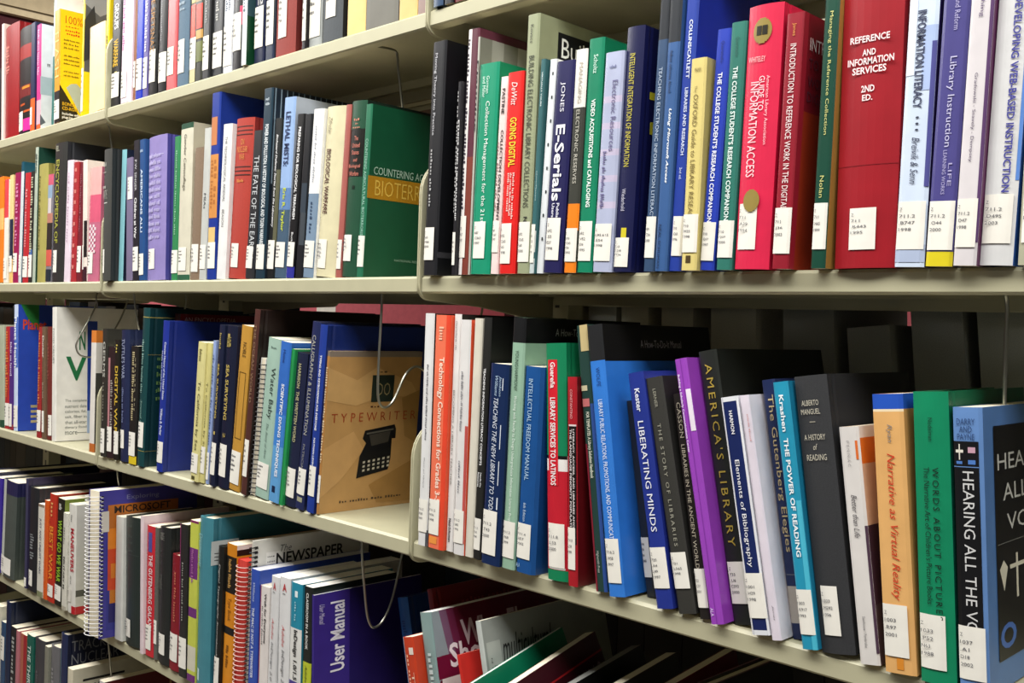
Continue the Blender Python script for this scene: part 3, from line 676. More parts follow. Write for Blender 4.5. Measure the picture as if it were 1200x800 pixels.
b(975.6, 1047, 985.6, -4, 'a31f2c', 'very thick red hardback lettered REFERENCE AND INFORMATION SERVICES in white, second shelf', hb=1, h=.25, tx=[('REFERENCE', .17, .82, .246, .268, 'f2e4e4', 'hb'), ('AND', .38, .6, .291, .312, 'f2e4e4', 'hb'), ('INFORMATION', .14, .9, .318, .341, 'f2e4e4', 'hb'), ('SERVICES', .22, .78, .347, .37, 'f2e4e4', 'hb'), ('2ND', .38, .6, .408, .43, 'f2e4e4', 'hb'), ('ED.', .4, .57, .438, .458, 'f2e4e4', 'hb')],
  art=[(0, 1, .665, .667, '8c1a26')], st=(.06, .195), sw=(.26, .7), cn=CN('Z', '711', '.R443', '1995'), sag=.004)
b(1047.6, 1083, 1066.5, -4, 'd3dff0', 'white and ice blue book lettered INFORMATION LITERACY with three dots, second shelf', cov='3a2f66', h=.25, art=[(.55, 1, .25, .45, 'b3c4e6'), (.0, .3, .1, .4, 'e4ecf6'), (.85, 1, .3, .75, '5a5a9a'), (0, 1, .93, .985, 'b6c2da')], tx=[('INFORMATION LITERACY', .32, .62, .2, .505, '3f4664', 'b'), ('. . .', .44, .56, .53, .575, '3a3f55', 'b'), ('Breivik & Senn', .36, .62, .595, .74, '4a4f66', 'i')], st=(.055, .205), sw=(.02, .96), cn=CN('Z', '711.2', '.B747', '1998'))
b(1083.8, 1116, 1106.3, -4, '56518f', 'violet book lettered Library Instruction with a yellow foot, second shelf', h=.25, cov='2c2a5c', sb=[(.955, 1, 'e0d02c')], tx=[('Challenge and Reform', .4, .66, .1, .28, 'b9b4d8'), ('Library Instruction', .34, .66, .36, .635, 'c9c6e2'), ('LIFE', .62, .76, .685, .755, 'b3aed2'), ('LEARNING WORKS', .4, .54, .645, .78, 'b3aed2')], st=(.05, .2), sw=(.02, .97), cn=CN('Z', '711.2', '.O44', '2000'))
b(1116.4, 1146.4, 1138.4, -4, 'ddd8da', 'white book with purple author names, left of the web instruction title, second shelf', h=.25, cov='6a2f5e', tx=[('Teaching', .4, .62, .15, .26, '6f5a80'), ('Gradowski - Snavely - Dempsey', .36, .54, .425, .69, '5a4a68'),], art=[(.86, 1, 0, .93, '6a4a78')], st=(.055, .2), sw=(.02, .92), cn=CN('Z', '711.2', '.D47', '1998'))
b(1146.8, 1190.6, 1170.4, -4, 'dcdcdc', 'white book lettered DEVELOPING WEB-BASED INSTRUCTION in blue, second shelf', h=.25, cov='3a70c8', tx=[('DEVELOPING WEB-BASED INSTRUCTION', .52, .76, .21, .785, '4a4a9c', 'b')], art=[(.9, 1, .35, .75, '6a94d8'), (.1, .9, .915, .917, 'b9bcc4'), (.42, .52, .918, .926, '3a62b0')], st=(.065, .21), sw=(.03, .9), cn=CN('Z', '711.2', '.D49S', '2003'), hb=1)
b(1192, 1226, 1211, -4, 'b4b39c', 'grey green hardback cut off at the right edge of the second shelf', h=.27, hb=1, st=(.06, .22))
b(1227, 1262, None, 0, '39507c', 'navy book beyond the grey green hardback at the right edge, second shelf', h=.26, st=(.06, .22))
b(1263, 1300, None, 0, '8c2f3a', 'wine red book at the near end of the second shelf', h=.26, st=(.06, .22))
# ================================================================== third shelf
row(3, 'books on the third shelf, left bay')
b(-8, -1, -8, 381, '9a9a8c', 'grey book cut off at the left edge of the third shelf', st=0)
b(-1, 4.6, -1, 381.5, 'b6bca6', 'pale green grey book with a dark green foot at the left edge, third shelf', sb=[(.93, 1, '2f5a44')], st=0)
b(5, 9.8, 6.5, 382.5, 'b83a3c', 'brick red slim book with orange lettering left of the purple one, third shelf', tx=[('~4', .2, .8, .05, .72, 'e08a4a')], st=(.03, .25), sw=(0, 1))
b(10, 15.4, 11, 383, '5a3a86', 'slim purple book with white lettering beside the blue health title, third shelf', sb=[(.95, 1, 'a03a4a')], tx=[('~3', .3, .7, .15, .5, 'd8c8e8')], st=(.03, .25), sw=(0, .8))
b(15.6, 20, 16.4, 357, 'cfdcf2', 'blue book lettered Planet Health with a green corner, third shelf', cov='2f55b8', tx=[('Planet Health', .2, .85, .1, .5, 'f4f8fc', 'b')], art=[(0, 1, .1, .5, '5a7cc8')], st=(.03, .2), sw=(.05, 1), d=.17, fs=.045,
  fart=[([(.15, 0), (1, 0), (1, .2), (.5, .12)], '2f8a44'), (.62, .95, .8, .82, 'b9b28a'), (.62, .95, .84, .86, 'b9b28a'), (.62, .95, .88, .9, 'b9b28a'), (.62, .95, .92, .94, 'b9b28a')], fx=[('Planet', .25, 1.35, .12, .2, 'd8502a', 'hb')])
b(42.3, 48.4, 45, 383, 'a83a3a', 'slim brick red book with yellow lettering right of the blue health title, third shelf', tx=[('~5', .25, .7, .05, .72, 'd88a50')], st=(.06, .25), sw=(0, 1))
b(48.6, 53.6, 48.8, 383, '7a6450', 'grey brown book with white author name beside the tall white one, third shelf', tx=[('Dunbar', .3, .75, .08, .28, 'e8e0d4', 'b'), ('~2', .3, .6, .5, .65, 'c0b09c')], st=(.06, .25), sw=(0, .8))
b(53.8, 59.5, 54.5, 383, '7c3a34', 'rust brown book touching the tall white food title, third shelf', hb=1, tx=[('~2', .3, .55, .15, .5, '9a5a50')], st=(.04, .22), sw=(.5, 1))
b(60, 65, 61, 360, 'eceae2', 'tall white food values book with a large green V on its cover, third shelf', d=.17, fs=.062, fart=[(1.02, 1.35, .1, .78, '2a4aa0'), (1.02, 1.35, .78, .95, 'a9bcd8')], tx=[('FOOD VALUES', .3, .65, .16, .42, '8a8f8a')], st=0,
  fx=[('V', .32, 1.0, .37, .55, '1f7a4a', 'hb'), ('N', .75, .95, .18, .32, '1f7a4a', 'hb')] + [(s, .3, 1.0, .69+.04*i, .715+.04*i, '6a7068', 'h') for i, s in enumerate(('The complete', 'nutrient data', 'calories, fat,', 'salt, fiber in', 'that all-star', 'dietary food', 'more-----'))])
b(103.6, 109.3, 106.8, 387, 'e6e2da', 'white book with orange top and foot ending the left bay, third shelf', cov='4a4a44', sb=[(0, .1, 'd98a42'), (.93, 1, 'c8783c')], fb=[(0, .1, 'd08038'), (.1, .35, 'd8d4ca'), (.93, 1, 'b06a34')], st=0, d=.16)
row(3, 'books on the third shelf, middle bay', -.003)
b(116.9, 124.2, 119.8, 385, '3d3c36', 'black book lettered GERMS in grey, third shelf', tx=[('GERMS', .3, .72, .1, .38, 'b9b8ae', 'b'), ('~3', .35, .6, .42, .75, '8f8d80')], st=(.03, .22), sw=(.1, .85))
b(124.4, 132.2, 126.8, 406, '3a2a2c', 'short black and pink spine left of the yellow DIGITAL WAR title, third shelf', art=[(0, .4, .1, .8, 'c08a8e')], tx=[('~3', .5, .8, .3, .75, 'a8a09a')], st=(.06, .28), sw=(0, .8))
b(132.4, 139.2, 134.6, 398, '2a2822', 'black book lettered DIGITAL WAR in yellow, third shelf', tx=[('DIGITAL WAR', .2, .85, .22, .78, 'd8b84a', 'b'), ('~1', .3, .7, .04, .14, 'c8b860')], st=(.05, .24), sw=(0, 1))
b(139.4, 149.6, 141, 386.5, '2c3556', "navy book with pale capitals right of the yellow lettered war title, third shelf", hb=1, tx=[("TUTTLE'S WAR", .25, .6, .07, .37, 'aab2cc'), ('~3', .3, .5, .44, .72, '7a84a8')], st=(.1, .24), sw=(0, .6))
b(149.8, 158.6, 153.3, 405, '2b2a28', 'slim black book with cream lettering and a yellow foot, third shelf', sb=[(.93, 1, 'e0c832')], tx=[('~5', .3, .6, .05, .65, 'c0b48e'), ('~2', .65, .8, .1, .6, '8e8872')], st=(.07, .27), sw=(.05, .9))
b(159.2, 170.6, 167, 361, '1f4e50', 'tall dark teal book with gold rule and scrawled cover, third shelf', cov='123c40', hb=1, d=.18, tx=[('~4', .25, .5, .2, .55, '8fb0a8'), ('Sound Military', .3, .55, .58, .85, '9cc0b4', 'i')], art=[(0, 1, .055, .06, 'b8a860'), (0, 1, .9, .903, 'b8a860')], fart=[(0, 1, .055, .06, 'a89a58'), (0, 1, .29, .293, '8a8050'), (0, 1, .9, .903, '8a8050')], fx=[('~6', .1, .9, .3+.05*i, .33+.05*i, '6a8a50', 'hi') for i in range(6)], st=(.12, .28), sw=(.1, .85))
b(191.5, 198, 200.6, 367.5, '4a1418', 'red topped encyclopedia set back behind the royal blue hardback, third shelf', y=.04, cov='28090c', fb=[(0, .07, '8a1f24')], fx=[('AN ENCYCLOPEDIA', .05, .6, .02, .05, 'd8c0b0', 'h')], st=0, hb=1, d=.18)
b(182, 189.2, 190.6, 376, '2a3f9c', 'royal blue hardback with a broad plain cover, third shelf', cov='1f3488', d=.2, hb=1, tx=[('Concise History of the United States', .45, .85, .14, .52, 'd6dcf0', 'b'), ('~4', .2, .38, .2, .48, 'b0bae0'), ('William B. Parker', .4, .75, .58, .76, 'd6dcf0', 'b')], st=(.06, .2), sw=(.1, .95))
b(222.4, 233, 232, 401, 'dcd59a', 'pale yellow book lettered To California by Sea, left of its twin, third shelf', tx=[('To California by Sea', .3, .7, .28, .78, '5a5636'), ('~1', .3, .6, .05, .15, '8a8458')], st=(.06, .2), sw=(.05, .9), art=[(.2, .6, .965, .99, '5a5636')])
b(233.2, 240.4, 243, 402, 'd8d08e', 'pale yellow book lettered To California by Sea, right of its twin, third shelf', tx=[('To California by Sea', .3, .75, .28, .78, '5a5636')], st=(.07, .26), sw=(.0, .98))
b(240.6, 244, 249.6, 399, '9fb2dc', 'slim powder blue book beside the two pale yellow ones, third shelf', tx=[('~6', .25, .7, .1, .75, '5a6a9a')], st=(.03, .22))
b(244.2, 253.2, 257, 381, '232a44', 'navy hardback lettered SEA SURVEYING in gold, left of its twin, third shelf', hb=1, tx=[('SEA SURVEYING', .3, .6, .24, .58, 'c8b468', 'b'), ('1', .35, .6, .66, .68, 'c8b468'), ('~1', .3, .6, .05, .16, 'b0a060')], st=(.07, .27), sw=(.05, .9))
b(253.4, 266.6, 263.6, 382, '20263e', 'navy hardback lettered SEA SURVEYING in gold, right of its twin, third shelf', hb=1, tx=[('SEA SURVEYING', .3, .58, .24, .58, 'c8b468', 'b'), ('2', .35, .55, .66, .69, 'c8b468'), ('~1', .25, .6, .05, .16, 'b0a060'), ('~1', .25, .6, .07, .14, 'b0a060')], st=(.07, .27), sw=(.05, .75))
b(267.6, 279.8, 283, 382.5, 'c79a48', 'mustard yellow book with thin black box on its spine, third shelf', cov='b58a3c', tx=[('NOBLE', .35, .65, .1, .19, '5a4420')], art=[(.2, .8, .28, .284, '6a5224'), (.2, .24, .28, .68, '6a5224'), (.76, .8, .28, .68, '6a5224'), (.2, .8, .68, .684, '6a5224')], st=(.04, .24), sw=(.05, .92))
b(281.4, 289.4, 298.4, 363, '5c3a34', 'tall chocolate brown book lettered THE OCEAN on its spine, third shelf', cov='2a1c1a', hb=1, d=.22, tx=[('THE OCEAN WORLD', .3, .7, .08, .5, 'a08468')], st=(.1, .3), sw=(.1, .9))
b(289.6, 297.8, 302.6, 420, 'e6e6e2', 'white spiral bound book with black wire comb, third shelf', name='spiral_bound_book', coil='26262a', cov='e8e8e4')
b(298.2, 313.6, 314.5, 397.5, 'a9c4b6', 'pale sea green book lettered Water Baby, third shelf', cov='98b8ac', tx=[('Water Baby', .38, .78, .18, .5, '3a4a48'), ('The Story of Alvin', .4, .6, .53, .75, '6a7f78', 'i'), ('~1', .3, .8, .05, .065, '6a8078', 'h')], st=(.06, .22), sw=(.05, .9))
b(313.8, 326, 329, 401, '3f76c4', 'blue book lettered SCIENTIFIC DIVING TECHNIQUES, third shelf', sb=[(.45, .65, '4a8ad0'), (.65, 1, '6aa6d6')], tx=[('SCIENTIFIC DIVING TECHNIQUES', .4, .72, .26, .84, 'f0f4fa', 'b'), ('Heine', .35, .6, .05, .13, '1f3f80')], art=[(.3, .6, .9, .94, '1f2f50')], st=0)
b(326.2, 332, 341.6, 409, '2f9a5a', 'slim bright green book left of the navy written word title, third shelf', art=[(.3, .36, 0, 1, '1f6a3c')], st=0)
b(332.2, 344.6, 347, 414, '262c48', 'navy hardback lettered THE WRITTEN WORD, third shelf', hb=1, cov='1c2138', tx=[('HARRISON  THE WRITTEN WORD', .35, .62, .07, .58, 'b9b48e', 'b')], st=(.06, .25), sw=(.02, .85))
b(344.8, 358, 365.7, 378, '2c3560', 'navy book lettered CALLIGRAPHY & ILLUMINATION, third shelf', cov='20284c', hb=1, tx=[('CALLIGRAPHY & ILLUMINATION', .3, .68, .07, .6, 'b9b9b0'), ('PATRICIA', .35, .6, .65, .78, '9a9a98')], st=(.08, .22), sw=(.05, .95), art=[(.2, .8, .935, .96, 'a8a890')])
b(358.2, 370, 375, 381, '2a469a', 'tall blue book lettered TYPING AND KEYBOARDING in white, third shelf'.replace('TYPING AND KEYBOARDING in', 'in bold'), cov='1c3274', hb=1, d=.225, tx=[('TYPING AND KEYBOARDING FOR EVERYONE', .38, .66, .16, .56, 'f0f2f8', 'b'), ('NATHAN LEVINE', .38, .62, .6, .76, 'f0f2f8', 'b')], st=(.09, .25), sw=(.05, .95))
TY = [([(.42, .5), (.74, .47), (.76, .5), (.76, .56), (.72, .56), (.72, .69), (.7, .76), (.36, .8), (.38, .66), (.44, .58), (.4, .55)], '15151a')]
b(370.2, 373.4, 383.6, 411.2, 'b98a52', 'brown marbled typewriter book facing outward beside the wire bookend, third shelf', cov='c49c66', y=.0, d=.162, sb=[(0, .03, '8a7d70')], fb=[(0, .035, '93867a')],
  tx=[('~6', .2, .8, .1, .7, 'e6d2b0')], st=(.07, .24), sw=(.0, .98),
  fart=[([(.0, .1), (.3, .18), (.5, .1), (.9, .2), (1, .3), (.6, .28), (.3, .34), (0, .3)], 'd2ab74'), ([(0, .6), (.3, .5), (.42, .62), (.2, .8), (0, .9)], 'cfa670'), ([(.5, .85), (1, .7), (1, .98), (.6, .97)], 'b08850'), ([(.8, .3), (1, .25), (1, .6), (.86, .55)], 'b08a54'),
        (.46, .7, .15, .32, '2d3a32')] + TY + [([(.47, .53), (.7, .51), (.68, .58), (.5, .6)], '4a4640'), ([(.44, .515), (.73, .495), (.73, .505), (.44, .525)], '6a665e')] + [([(.42+.052*i, .695-.004*i+.026*j), (.445+.052*i, .693-.004*i+.026*j), (.443+.052*i, .707-.004*i+.026*j), (.418+.052*i, .709-.004*i+.026*j)], 'c9c2b0') for i in range(6) for j in range(3)],
  fx=[('T Y P E W R I T E R', .06, .97, .385, .44, 'a8441c', 'hl'), ('DO', .52, .66, .2, .28, 'a89a70', 'hl'), ('~1', .5, .66, .125, .135, '5a4a34', 'h'), ('~1', .46, .7, .345, .355, '5a3a24', 'h'), ('~4', .2, .9, .93, .945, '5a4630', 'h')])

row(3, 'books on the third shelf, right bay', -.008)
b(489, 500, 498, 367, 'e3e3e2', 'slim white book at the far end beside the bracket, third shelf', cov='1f1f22', tx=[('~8', .45, .62, .22, .55, '6a6a70'), ('Weaver and Velasquez', .4, .55, .62, .75, '5a5a60')], art=[(.85, 1, .93, 1, '55555c')], st=(.06, .2), sw=(.0, .95), cn=CN('Z', '711.2', '.F58', '2001'))
b(500.8, 521.6, 510.5, 369, 'ee7f60', 'salmon orange book lettered Technology Connections for Grades 3-5, third shelf', cov='e0603c', tx=[('Technology Connections for Grades 3-5', .3, .7, .18, .8, 'fbe4d2', 'b'), ('~1', .3, .6, .05, .12, 'f4c4a8')], art=[(.75, 1, 0, 1, 'e8553a'), (.1, .6, .95, .98, 'f0a050')], st=(.06, .21), sw=(.02, .72), cn=CN('Z', '711.2', '.M36', '1998'))
b(522, 530.2, 532.5, 368, 'ece9e6', 'slim white book lettered BECOMING A LIBRARY TEACHER, third shelf', cov='1f1c1c', tx=[('BECOMING A LIBRARY TEACHER', .3, .55, .32, .72, '9a9690'), ('Cheryl LaGuardia / Oka', .3, .55, .03, .15, '3a3a3e', 'i'), ('Neal-Schuman', .35, .7, .86, .96, '2a2a2e', 'b')], st=0)
b(530.4, 543.6, 539.5, 374.5, 'e2e0de', 'white book with a salmon cover right of the library teacher title, third shelf', cov='e0603c', tx=[('~6', .3, .5, .22, .48, '9a9a9e'), ('~2', .3, .45, .6, .75, '8a8a90')], art=[(.8, 1, .45, .95, 'c8605a')], st=(.05, .19), sw=(.0, .95), cn=CN('Z', '711.2', '.U85', '1995'))
b(544, 553.6, 556, 373, 'ddd8ca', 'plain cream white slim book left of the black literacy concepts book, third shelf', st=0)
b(553.8, 563, 567, 372, '2e2e2c', 'black book lettered TEACHING INFORMATION LITERACY CONCEPTS in white, third shelf', cov='161616', tx=[('TEACHING INFORMATION LITERACY CONCEPTS', .35, .62, .21, .61, 'f4f4f4', 'b'), ('Hands-On', .5, .7, .64, .7, 'e4e4e4', 'b'), ('Resources', .2, .4, .64, .7, 'e4e4e4', 'b')], st=(.04, .17), sw=(.0, .9), h=None, cn=CN('Z', '711.2', '.T45', '1998'))
b(563.2, 585.6, 575, 426, '17315c', "navy book lettered TEACHING THE NEW LIBRARY TO TODAY'S USERS, third shelf", cov='14284e', d=.17, y=-.013, tx=[("TEACHING THE NEW LIBRARY TO TODAY'S USERS", .3, .55, .17, .88, 'dfe6f2', 'i'), ('Jacobson', .52, .68, .06, .16, 'b9d0e6', 'i'), ('Williams', .32, .48, .06, .16, 'b9d0e6', 'i')], art=[(.72, .76, .07, .13, 'e6ecf4'), (.72, .76, .3, .42, 'e6ecf4'), (.72, .76, .48, .6, 'e6ecf4'), (.72, .78, .66, .72, 'e6ecf4')], st=(.05, .27), sw=(.0, .8), cn=CN('Z', '711.2', '.T43', '2000'))
b(587.2, 602.2, 601.5, 372, '9cbca6', 'pale green book with a black top, left of the intellectual freedom manual, third shelf', cov='8fb09a', sb=[(0, .1, '1c1d1f')], fb=[(0, .1, '141416')], d=.2, tx=[('YOUNG/HARMONY', .35, .6, .13, .29, '2a4636'), ('Working with Faculty to Design Undergraduate Information Literacy Programs', .35, .62, .31, .84, 'e8f2ea')], fx=[('A How-To-Do-It Manual', .24, .68, .04, .07, 'c4c4c6', 'hl')], st=(.045, .19), sw=(.0, .95), cn=CN('Z', '711.2', '.Y68', '1999'))
b(602.6, 628, 614, 429, '1f5a98', 'steel blue book lettered INTELLECTUAL FREEDOM MANUAL, third shelf', cov='1b4f8a', d=.16, y=-.01, tx=[('INTELLECTUAL FREEDOM MANUAL', .32, .54, .06, .55, 'b9d6ec'), ('6th Edition', .34, .48, .66, .75, 'c9dcec'), ('ALA', .1, .3, .955, .975, 'a9c8e0', 'h')], art=[(0, .05, 0, 1, '4a82b8')], st=(.07, .24), sw=(.06, .8), cn=CN('Z', '711.4', '.I57', '2002'), sag=.004)
b(640.6, 664.6, 638.4, 402.4, 'c8283a', 'green and red book lettered LIBRARY SERVICES TO LATINOS, third shelf', cov='157a54', d=.16, hb=1, sb=[(0, .475, '1a8a60'), (.475, .49, '1a1a1a'), (.49, .54, 'f0eeea'), (.955, 1, '178a5e')], fb=[(.455, .475, '1a1a1a'), (.475, .54, 'f0eeea'), (.54, 1, 'c8283a')],
  art=[(.12, .62, .07, .6, 'd82a3a'), (.1, .9, .945, .952, 'f0eeea')], tx=[('Guereña', .28, .52, .08, .19, 'f4e4e4', 'b'), ('LIBRARY SERVICES TO LATINOS', .26, .52, .23, .6, 'f8eeee', 'b')], st=(.055, .24), sw=(.08, .88), cn=CN('Z', '711.8', '.L53', '2000'))
b(665.4, 681, 664.4, 441.6, 'b02430', 'dark red book with a black panel lettered Literacy and Access, third shelf', cov='6a141c', d=.16, sb=[], art=[(.22, .95, .235, .8, '1c1616'), (.2, .95, .228, .236, 'e8dcdc')], tx=[('CONSTANTINO', .35, .6, .06, .2, 'e8b8b8'), ('LITERACY, ACCESS, AND LIBRARIES AMONG', .58, .8, .25, .76, 'e6dede', 'b'), ('THE LANGUAGE MINORITY POPULATION', .3, .5, .25, .76, 'e6dede', 'b')], st=(.08, .28), sw=(.05, .85), cn=CN('Z', '711.8', '.L58', '1998'))
b(698, 712.5, 675, 382, '2c4a44', 'slim dark green book with cream and pink patches near the top, third shelf', y=-.004, art=[(.0, .22, .45, 1, '8c2a3c'), (.3, .95, 0, .1, 'c9b88a'), (.0, .6, .23, .25, 'd0c8a8'), (.1, .7, .28, .31, 'c87a7a'), (.75, 1, .3, 1, '3a5a9a')], tx=[('FOR TEMPLATES: A Library Solutions Handbook', .25, .6, .33, .58, 'd6d8c8', 'b'), ('Highsmith Press', .3, .55, .85, .93, 'c0c8c0')], st=0)
b(713.6, 732.4, 687.2, 382, '3f86d8', 'bright blue book lettered LIBRARY PUBLIC RELATIONS with a black top, third shelf', cov='3a84dc', sb=[(0, .135, '2b2c2e')], fb=[(0, .14, '18181a')], d=.19, y=-.008, tx=[('WOLFE', .4, .65, .16, .23, '1f4a8a'), ('LIBRARY PUBLIC RELATIONS, PROMOTIONS, AND COMMUNICATIONS', .34, .66, .28, .83, 'e6f0fa')], st=(.05, .21), sw=(.06, .92), cn=CN('Z', '716.3', '.W58', '1997'),
  fx=[('A How-To-Do-It Manual', .32, .7, .06, .09, 'c8c8ca', 'hl'), ('P', .24, .4, .36, .45, '2c3f58', 'hl'), ('P', .25, .41, .5, .59, '2c3f58', 'hl'), ('C', .26, .44, .64, .73, '2c3f58', 'hl')])
b(757.5, 768.5, 733.5, 470, '33363c', 'slim charcoal book behind the liberating minds spine, third shelf', y=.02, st=(.1, .3))
b(769.4, 789.6, 735.2, 438, '2c3e94', 'violet blue book lettered LIBERATING MINDS, third shelf', cov='28368a', y=-.006, tx=[('Kester', .34, .66, .07, .17, 'e6e8f4', 'b'), ('LIBERATING MINDS', .3, .66, .21, .68, 'f0f2fa')], st=(.085, .255), sw=(.02, .98), cn=CN('Z', '720', '.A4', 'L49', '1997'))
b(795, 816.6, 756, 444, '35342f', 'black book lettered THE STORY OF LIBRARIES in spaced capitals, third shelf', cov='24231f', kind='cloth', y=-.004, tx=[('LERNER', .38, .55, .05, .13, 'a8a698'), ('THE STORY OF LIBRARIES', .36, .56, .2, .72, 'a8a698', 's')], st=(.105, .255), sw=(.02, .92), cn=CN('Z', '721', '.L565', '1998'), sb=[])
b(820, 832.6, 788, 462, '2b2624', 'black book lettered LIBRARIES IN THE ANCIENT WORLD behind the purple one, third shelf', y=-.002, tx=[('CASSON', .3, .7, .04, .2, 'b0a898'), ('LIBRARIES IN THE ANCIENT WORLD', .3, .66, .23, .78, 'b9b1a0')], st=(.05, .22), sw=(.02, 1), cn=CN('Z', '722', '.C37', '2001'))
b(833, 855, 790, 421.6, 'a250c0', 'purple book lettered Building a Scholarly Communications Center, third shelf', cov='9a48b8', y=-.008, tx=[('Building a Scholarly Communications Center', .1, .3, .06, .36, 'f0e6f6', 'b'), ('ALA', .15, .4, .94, .97, 'e6d8f0')], art=[(.62, .98, .12, .28, 'efe6f2'), (.5, .54, .0, 1, '8a3ca8')], st=0)
b(856.5, 880, 810, 413.4, '2d302c', "tall black book lettered AMERICA'S LIBRARY in gold capitals, third shelf", cov='1c1f1d', d=.2, y=.008, tx=[("AMERICA'S LIBRARY", .3, .68, .05, .72, 'b8a24a', 's')], st=(.075, .225), sw=(.1, .98), cn=CN('Z', '733', '.U6', 'C593', '2000'))
b(881, 903.4, 844, 466.4, '1f2f66', 'navy speckled book with white borders lettered Elements of Bibliography, third shelf', cov='e6e8ec', y=-.006, sb=[(0, .02, 'e6e8ec'), (.98, 1, 'e6e8ec')], art=[(0, .12, 0, 1, 'e6e8ec'), (.9, 1, 0, 1, 'e6e8ec')], tx=[('HARMON', .4, .6, .06, .16, 'f0f0f4', 'b'), ('Elements of Bibliography', .3, .62, .27, .72, 'f4f4f8'), ('Third\nEdition', .35, .7, .745, .8, 'd0d4e4', 'hm')], st=(.07, .255), sw=(.0, 1), cn=CN('Z', '1001', '.H29', '1998'))
b(904.4, 921.4, 866, 464, 'e4dce6', 'white pamphlet with faint pink print between the speckled and navy spines, third shelf', cov='efe9ef', y=-.006, tx=[('James', .5, .7, .86, .92, '4a4450', 'i'), ('~2', .6, .75, .08, .2, 'd8a8a8')], art=[(.15, .17, .03, .97, 'b0a8b4')], st=0)
b(922.4, 938.6, 886, 445.4, '23305a', 'navy book with a pale gold Elegies title, left of the cyan spine, third shelf', y=.012, tx=[('The Gutenberg Elegies', .25, .8, .06, .67, 'c9b48a')], sb=[(.8, .94, 'b9aea4')], st=0, art=[(.1, .9, .755, .757, '8a8a90')])
b(940, 959.4, 905, 448.4, '2f9dbc', 'cyan book lettered THE POWER OF READING in white, third shelf', y=-.007, cov='2586a8', tx=[('Krashen', .34, .64, .05, .19, 'f0f8fa', 'b'), ('THE POWER OF READING', .34, .64, .215, .66, 'f4fafc', 'b')], art=[(.7, .98, .45, 1, '58c0d8')], st=(.055, .22), sw=(.0, .98), cn=CN('Z', '1003', '.K917', '1993'))
b(962, 1003, 929, 442, '36373a', 'wide black cloth hardback lettered A HISTORY OF READING, third shelf', hb=2, cov='232427', y=-.003, tx=[('ALBERTO', .2, .72, .09, .11, 'c9c4b4', 'h'), ('MANGUEL', .16, .74, .122, .142, 'c9c4b4', 'h'), ('A HISTORY', .18, .82, .215, .236, 'c9c4b4', 'h'), ('of', .42, .55, .25, .272, 'c9c4b4', 'hi'), ('READING', .2, .8, .288, .31, 'c9c4b4', 'h')], art=[(.38, .56, .168, .172, '9a968a')], st=(.065, .24), sw=(.18, .68), cn=CN('Z', '1003', '.M292', '1996'))
b(1008, 1032.6, 982.5, 500.6, 'e0dcd8', 'white book lettered Better than Life with a colourful cover edge, third shelf', y=-.004, tx=[('P E N N A C', .34, .48, .06, .17, 'a8a4a4'), ('Better than Life', .34, .62, .29, .47, '5a585c', 'i'), ('Stenhouse / Pembroke', .34, .48, .8, .93, '6a686c')], cov='d8c4b4', fb=[(0, .05, 'e6e0da'), (.05, .16, 'e07a2a'), (.16, .42, 'd8b498'), (.42, .75, '4a3040'), (.75, 1, '5a4a50')], art=[(.78, .9, .06, .14, 'e07a3a'), (.88, 1, .42, .95, '5a4456')], st=0)
b(1037.4, 1075, 1021.3, 462, 'e5b678', 'peach orange book with a blue top lettered Narrative as Virtual Reality, third shelf', cov='d8a468', y=-.006, sb=[(0, .055, '2f5fc0'), (.055, .064, 'f0e0c0')], fb=[(0, .055, '2f5fc0')], tx=[('Ryan', .42, .62, .11, .175, '8f8a86', 'i'), ('Narrative as Virtual Reality', .34, .66, .215, .74, 'd24a2c', 'i')], art=[(.4, .62, .945, .985, 'e0963a')], st=(.06, .245), sw=(.02, .82), cn=CN('Z', '1003', '.R97', '2001'))
b(1078.6, 1121.4, 1068.5, 459, '159068', 'green hardback lettered WORDS ABOUT PICTURES, third shelf', hb=1, cov='0f6a4c', y=-.006, d=.17, tx=[('Nodelman', .44, .56, .09, .17, '0e3f30'), ('WORDS ABOUT PICTURES', .52, .7, .26, .78, '10281f', 's'), ('The Narrative Art of Children\'s Picture Books', .28, .44, .26, .73, '10281f')], st=(.05, .235), sw=(.02, .76), cn=CN('Z', '1033', '.P52', 'N63', '1988'))
